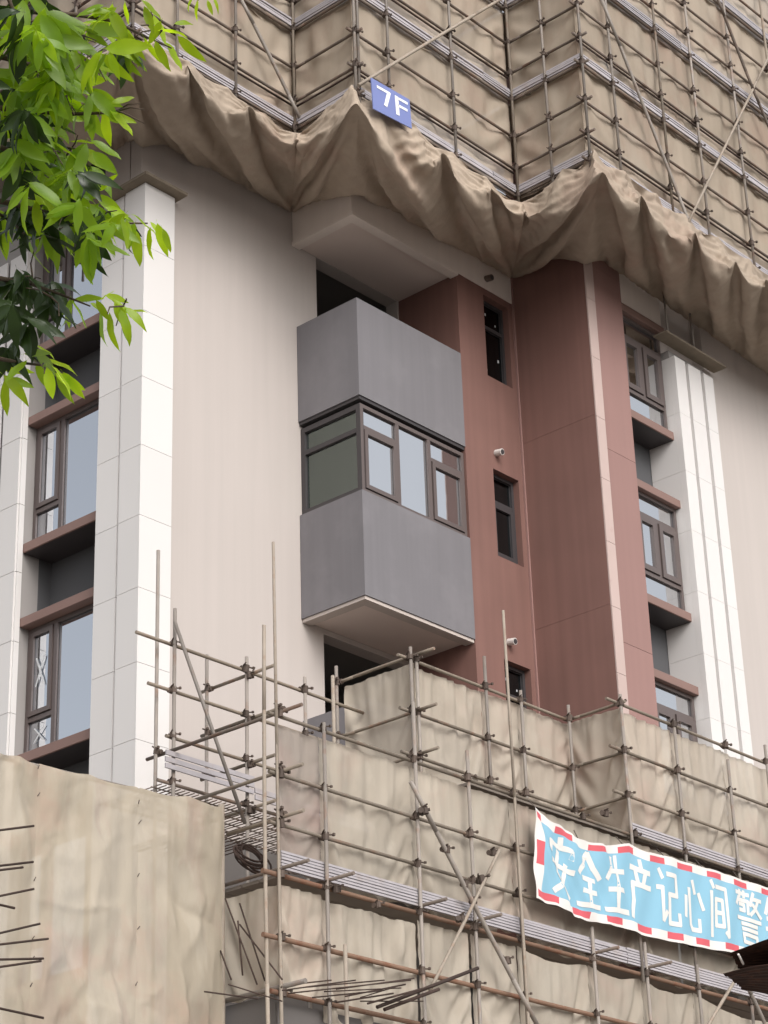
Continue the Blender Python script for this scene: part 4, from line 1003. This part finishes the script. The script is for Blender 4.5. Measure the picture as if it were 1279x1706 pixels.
# ------------------------------------------------------------------ loose rebar
RODN = 0
GR = 'rebar rods poking in from the left in front of the canvas'
for (x0, y0, x1, y1) in ((-30,1387,56,1376),(-30,1446,55,1436),(-30,1455,38,1445),(-30,1499,56,1481),(-30,1495,24,1513),(-30,1560,66,1539),(-30,1575,80,1564),(-30,1599,72,1597),(-30,1614,68,1601),(-30,1676,72,1696)):
    a = on_y(x0-260, y0+(y0-y1)*3, 15.9); b = on_y(x1, y1, 15.9)
    o = tube('rebar_rod', a, b, .012, M['rebar'], None, n=6)
    RODN += 1; tag(o, ('topmost','second','third','fourth','fifth','sixth','seventh','eighth','ninth','lowest')[RODN-1]+' dark rebar rod counted downwards at the left edge before the big canvas', 'rebar', GR)
for (x0, y0, x1, y1, wh) in ((375,1497,428,1640,'long leaning one from the canvas edge'),(396,1534,404,1625,'upright short one in the middle'),(399,1505,441,1634,'long steep one nearest the corner pole'),(399,1540,470,1632,'most slanted one reaching the corner pole'),(367,1584,385,1632,'shortest one low beside the canvas edge')):
    a = on_x(x0, y0, 15.93); b = on_x(x1, y1, 15.90)
    tag(tube('rebar_rod', a, b, .009, M['rebar'], None, n=6), 'thin standing rebar rod, '+wh, 'rebar', 'rebar rods standing beside the leftmost scaffold corner')
RB = empty('rebar_bundle', (17.2, 15.35, 6.95), 'bundle of long dark rebars lying across the scaffold above the lowest ledger', 'rebar bundle')
for (x0, y0, x1, y1, r) in ((628,1678,796,1613,.022),(640,1682,731,1648,.022),(612,1672,722,1642,.012),(560,1648,690,1630,.008),(505,1645,640,1633,.008),(470,1650,592,1633,.008),(480,1655,684,1633,.008),(575,1660,675,1640,.009),(520,1662,640,1650,.008),(540,1652,668,1646,.007),(600,1668,705,1668,.007),(505,1638,552,1633,.008),(560,1670,655,1655,.01),(600,1662,672,1640,.007),(380,1640,470,1668,.007),(340,1652,430,1664,.008)):
    ya = 15.38+random.uniform(-.1,.1); a = on_y(x0, y0, ya); b = on_y(x1, y1, ya-.15)
    tube('rebar_rod', a, b, r, M['rebar'], RB, n=6)
CB = empty('cable_coil', (16.2, 16.3, 8.3), 'dark coiled cable hanging behind the corner pole on the lower scaffold', 'cable')
for k in range(7):
    bm = bmesh.new(); n = 20; c0 = Vector((16.55+random.uniform(-.05,.05), 16.55, 8.62+random.uniform(-.05,.05))); rx = random.uniform(.16,.24); rz = random.uniform(.1,.17); tl = random.uniform(-.4,.4)
    pts = [c0+Vector((rx*math.cos(i*2*math.pi/n), .08*math.sin(i*2*math.pi/n+tl), rz*math.sin(i*2*math.pi/n))) for i in range(n)]
    for i in range(n): add_tube(bm, pts[i], pts[(i+1)%n], .012, 6, caps=False)
    from_bm('cable_loop', bm, M['rebar'], CB)

# ------------------------------------------------------------------ rusty tin awning at the right edge
AW = empty('tin_awning', (22.2, 13.5, 0), 'dark rusty tin awning corner at the lower right edge', 'awning')
def on_z(px, py, z):
    d = ray(px, py); return EYE + d*((z-EYE.z)/d.z)
def tin(corners, name):
    """corrugated sheet spanned by four corner points"""
    c = [Vector(p) for p in corners]; nu, nv = 40, 14; P = np.zeros((nu, nv, 3))
    for i in range(nu):
        for j in range(nv):
            u, v = i/(nu-1), j/(nv-1); p = (c[0]*(1-u)+c[1]*u)*(1-v)+(c[3]*(1-u)+c[2]*u)*v
            p.z += .012*math.sin(u*60)+.02*math.sin(v*7+u*3); P[i, j] = p
            if i in (0, nu-1) or j in (0, nv-1): P[i, j] += RNG.uniform(-.012, .012, 3)
    o = grid_mesh(name, P, M['rustsheet'], parent=AW); md = o.modifiers.new('thick', 'SOLIDIFY'); md.thickness = .006
    return o
tin([on_z(1204,1623,7.30), on_z(1238,1650,7.32), on_z(1500,1672,7.32), on_z(1500,1570,7.34)], 'tin_sheet')
tin([on_z(1215,1590,7.52), on_z(1232,1616,7.42), on_z(1500,1610,7.60), on_z(1500,1500,7.72)], 'tin_sheet')
p = on_z(1440,1630,7.3); tube('post', (p.x, p.y, .14), (p.x, p.y, p.z), .05, M['rust'], AW)
p2 = on_z(1230,1590,7.40); p3 = on_z(1238,1606,7.36); tube('tin_strap', p2, p3, .012, M['pvc'], AW)

# ------------------------------------------------------------------ tree
TR = empty('tree', (1.4, 4.6, 0), 'broad leaved tree reaching in at the upper left with lime green young leaves', 'tree')
TD = 8.4
def tp(px, py, d=TD): return EYE + ray(px, py)*d
trunk_top = tp(-420, 330, 8.6)
base = Vector((trunk_top.x-.25, trunk_top.y-.1, 0)); TR.location = base
def limb(name, pts, r0, r1, n=8):
    bm = bmesh.new()
    rr = np.linspace(r0, r1, len(pts))
    for i in range(len(pts)-1): add_tube(bm, pts[i], pts[i+1], rr[i], n, rr[i+1], caps=True)
    return from_bm(name, bm, M['bark'], TR, smooth=True)
limb('trunk', [base, base.lerp(trunk_top, .35)+Vector((.06,0,0)), base.lerp(trunk_top, .7)-Vector((.05,0,0)), trunk_top, trunk_top+Vector((0,.1,1.6))], .16, .07, 12)
def twig(pix, r0=.018, r1=.004, d=TD, name='branch', wob=.012):
    pts = []
    for i, (x, y) in enumerate(pix):
        pts.append(tp(x, y, d+.12*math.sin(i*1.7+x*.01)))
    return limb(name, pts, r0, r1, 6), pts
BR = [
 [(-420,330),(-200,120),(-60,0),(0,15),(60,20),(130,25),(190,35),(240,60),(285,80)],
 [(-420,330),(-200,200),(-60,90),(0,95),(60,110),(120,140),(165,165)],
 [(-420,330),(-200,240),(-60,185),(0,180),(60,186),(120,190),(178,188),(200,180)],
 [(-420,330),(-200,290),(-60,255),(0,245),(50,265),(100,245),(140,250)],
 [(-420,330),(-200,330),(-60,320),(0,335),(60,350),(130,365),(200,372),(245,372)],
 [(-420,330),(-200,380),(-60,440),(0,464),(50,473),(100,490),(150,510)],
 [(-420,330),(-200,430),(-60,560),(0,598),(40,605),(80,610)],
 [(-420,330),(-200,-60),(-60,-60),(100,-60),(200,-45),(290,-20),(330,0)],
 [(-420,330),(-150,20),(0,-40),(30,40),(40,110)],
 [(-60,320),(20,370),(40,390)],
]
for b in BR: twig(b, .016 if b[0][0] < -300 else .008, .003, d=TD)

for (x, y, n) in ((40,40,5),(110,60,5),(60,120,5),(150,90,3),(110,160,4),(60,200,5),(110,260,4),(60,290,4),(110,350,6),(60,345,4),(160,365,3),(55,470,4),(85,495,3),(30,520,3),(205,510,3),(75,610,3),(255,50,4),(195,185,3)):
    for i in range(n):
        x1, y1 = x+random.gauss(0, 34), y+random.gauss(8, 22)
        twig([(x, y), ((x+x1)/2+random.gauss(0, 4), (y+y1)/2-5), (x1, y1)], .0042, .0018, d=TD+random.uniform(-.2, .2), name='twig')
def leaf_mesh(k, mkey):
    bm = bmesh.new(); n = 7; rows = []
    curl = (.06, .16, .30, -.05)[k % 4]; fold = (.22, .35, .12, .3)[k % 4]; wd = (.165, .195, .15, .18)[k % 4]
    for i in range(n+1):
        t = i/n; wv = wd*(math.sin(math.pi*t**.92)**.8 if 0 < t < 1 else 0)*(1-.22*t) + .002
        x = t; z = -curl*t*t*1.6 + .02*math.sin(t*9+k)
        rows.append([bm.verts.new((x, -wv, z+fold*wv+.022*math.sin(t*15+k)*t)), bm.verts.new((x, 0, z)), bm.verts.new((x, wv, z+fold*wv-.022*math.sin(t*13+k*2)*t))])
    for i in range(n):
        for j in range(2): bm.faces.new((rows[i][j], rows[i+1][j], rows[i+1][j+1], rows[i][j+1]))
    # stalk
    a = bm.verts.new((-.12, -.006, .02)); b = bm.verts.new((-.12, .006, .02)); bm.faces.new((a, rows[0][0], rows[0][2], b))
    bmesh.ops.recalc_face_normals(bm, faces=bm.faces)
    me = bpy.data.meshes.new('leaf'); bm.to_mesh(me); bm.free(); me.materials.append(M[mkey])
    me.polygons.foreach_set('use_smooth', [True]*len(me.polygons)); return me
LM = {k: [leaf_mesh(i, k) for i in range(4)] for k in ('leaf_young', 'leaf_mid', 'leaf_old')}
leaves = []
def add_leaf(px, py, ang, L, kind, d=None, tilt=None):
    """ang: direction in the picture plane (0 right, 90 up), only used to orient the leaf in the world"""
    d = TD+random.uniform(-.35, .35) if d is None else d
    p = tp(px, py, d); a = math.radians(ang)
    X = (CR*math.cos(a)+CU*math.sin(a)+CF*random.uniform(-.35,.35)).normalized()
    nrm = (Vector((0,0,1))*random.uniform(.1,.9) - CF*random.uniform(.3,1.1) + CR*random.uniform(-.7,.7)).normalized()
    Z = (nrm - X*nrm.dot(X)).normalized(); Yv = Z.cross(X)
    leaves.append((L*.98, Matrix((X, Yv, Z)).transposed(), p, kind))
def cluster(px, py, n, spread, L, kind, angs=(-150, -30), mix=None):
    m = max(1, int(n*1.65)); k = 0
    while k < m:
        cx, cy = px+random.gauss(0, spread), py+random.gauss(0, spread*.7); d = TD+random.uniform(-.4, .4); sway = random.uniform(-35, 35)
        kd = kind if (mix is None or random.random() > mix[1]) else mix[0]
        for i in range(random.randint(5, 8)):
            a = -90+sway+random.uniform(-78, 78)
            add_leaf(cx+random.gauss(0, 5), cy+random.gauss(0, 4), a, L*random.uniform(.7, 1.2), kd if random.random() < .85 else kind, d+random.uniform(-.06, .06)); k += 1
Y_, Mi, O_ = 'leaf_young', 'leaf_mid', 'leaf_old'
# single leaves that read clearly
for (x, y, a, L, k) in ((187,6,-95,.075,Y_),(208,3,-85,.085,Y_),(203,42,-52,.16,Y_),(208,52,-60,.12,Y_),(255,25,-70,.12,Y_),(268,35,-120,.10,Y_),(262,52,5,.11,Y_),(290,40,20,.08,Y_),(296,60,-50,.13,Y_),(275,70,-55,.12,Y_),(258,68,-65,.13,Y_),(240,62,-60,.12,Y_),(215,78,-95,.10,Mi),
  (330,0,-110,.07,Y_),(345,0,-70,.06,Y_),(355,-5,-60,.06,Y_),(322,-6,-120,.06,Y_),(240,10,-70,.11,Y_),(235,0,-40,.1,Y_),
  (150,112,-5,.14,Y_),(148,110,-40,.12,Mi),(160,150,-70,.11,Y_),(172,185,-75,.15,Y_),(182,182,-45,.14,Y_),(185,172,18,.09,Y_),(178,188,-15,.12,Y_),(130,150,-20,.1,Y_),
  (115,235,-10,.1,Y_),(135,250,-30,.13,Y_),(120,248,-60,.09,Y_),(15,205,-65,.08,Y_),
  (50,318,-55,.16,Y_),(70,312,-60,.14,Y_),(92,315,-20,.13,Y_),(98,325,-45,.12,Y_),(35,310,-35,.12,Y_),(60,335,-85,.13,Y_),(145,320,-12,.13,Y_),(160,325,-35,.13,Y_),(165,318,35,.1,Y_),(175,345,-20,.10,Y_),(150,340,-50,.11,Y_),(120,318,-5,.1,Y_),(185,352,-60,.1,Y_),
  (222,380,-80,.15,Y_),(250,370,-40,.09,Y_),(262,372,-75,.13,Y_),(252,378,-100,.12,Y_),(225,372,-110,.1,Mi),(270,380,-70,.10,Y_),(208,385,-85,.09,O_),
  (150,505,-20,.08,Y_),(165,500,25,.07,Y_),(175,492,-10,.09,Y_),(185,500,-30,.1,Y_),(172,515,-100,.14,Mi),(183,520,-95,.14,Y_),(198,515,-60,.13,Y_),(208,512,-35,.11,Y_),(205,525,-75,.12,Mi),(190,505,-60,.12,Y_),(215,520,10,.07,Y_),(160,500,-60,.09,Y_),
  (60,585,-55,.12,Mi),(70,600,-10,.14,Y_),(85,610,-45,.14,Y_),(78,612,-80,.12,Y_),(60,605,-65,.12,Mi),(92,622,-30,.13,Y_),(45,600,-130,.12,Mi),(95,618,-75,.13,Mi),(40,590,10,.1,Mi),(105,620,-50,.13,Y_),(55,575,-20,.1,Y_),
  (5,615,0,.11,Y_),(5,625,-40,.14,Y_),(8,632,-85,.14,Y_),(0,630,-100,.12,Y_),(15,630,-20,.1,Mi)):
    add_leaf(x, y, a, L, k, TD+random.uniform(-.15,.15))
# fuller masses
for (x, y, n, s, L, k, mix) in ((30,40,26,34,.15,Mi,(O_,.38)),(100,40,20,26,.15,Mi,(O_,.35)),(80,90,22,30,.16,Mi,(Y_,.35)),(30,130,26,34,.15,Mi,(O_,.38)),(150,75,12,18,.15,Mi,(Y_,.35)),(190,85,8,12,.13,Mi,(O_,.38)),
   (100,140,16,24,.14,Mi,(Y_,.2)),(130,165,12,18,.13,Mi,(Y_,.4)),(20,190,22,28,.15,Mi,(O_,.38)),(70,185,16,24,.14,Mi,(O_,.35)),(60,230,18,28,.14,Mi,(O_,.38)),(120,265,14,22,.13,Mi,(O_,.35)),(30,270,16,26,.14,Mi,(O_,.38)),(95,290,12,24,.13,Mi,(O_,.3)),(140,285,8,12,.12,Mi,(O_,.35)),
   (20,335,14,24,.15,O_,(Mi,.45)),(70,360,14,24,.16,O_,(Mi,.45)),(120,350,14,24,.15,Mi,(O_,.3)),(160,365,10,16,.14,Mi,(O_,.35)),(140,385,6,10,.15,Mi,(O_,.38)),(190,370,8,12,.11,Mi,(Y_,.3)),
   (30,450,8,16,.13,O_,None),(60,480,9,20,.14,O_,None),(95,495,8,14,.13,O_,(Mi,.45)),(10,510,9,14,.14,O_,None),(45,540,5,12,.13,O_,None),(15,560,6,12,.13,O_,None),(165,20,6,14,.12,Mi,(Y_,.35))):
    cluster(x, y, n, s, L, k, (-170,-10), mix)
# crown outside the frame
crown = []
n_in = len(leaves)
for i in range(420):
    add_leaf(random.uniform(-900,-40), random.uniform(-420, 640)*.9, random.uniform(-150,-20), random.uniform(.11,.17), random.choice((Mi,O_,O_,Y_)), TD+random.uniform(-1.2,1.2))
for i in range(90):
    add_leaf(random.uniform(-400,200), random.uniform(-420,-110), random.uniform(-150,-20), random.uniform(.11,.17), random.choice((Mi,O_,O_,Y_)), TD+random.uniform(-.9,.9))
vis = leaves[:n_in]; rest = leaves[n_in:]
vis_parts = vis[:298]; rest = vis[298:]+rest
for (L, R3, p, k) in vis_parts:
    o = mesh_obj('leaf', random.choice(LM[k]), TR); o.matrix_basis = Matrix.Translation(p-base) @ R3.to_4x4() @ Matrix.Diagonal((L, L*random.uniform(.85,1.2), L, 1))
for key in (Y_, Mi, O_):
    V = []; Fc = []
    for (L, R3, p, k) in rest:
        if k != key: continue
        me = random.choice(LM[k]); s = len(V)
        for v in me.vertices: V.append(tuple(R3 @ (v.co*L) + p))
        for f in me.polygons: Fc.append([s+i for i in f.vertices])
    if not V: continue
    me = bpy.data.meshes.new('leaves'); me.from_pydata(V, [], Fc); me.update(); me.polygons.foreach_set('use_smooth', [True]*len(me.polygons))
    tag(mesh_obj('leaves', me, TR, M[key]), kind='stuff')
print('couplers', NC[0], 'leaves', len(leaves), n_in, 'objects', len(bpy.data.objects))
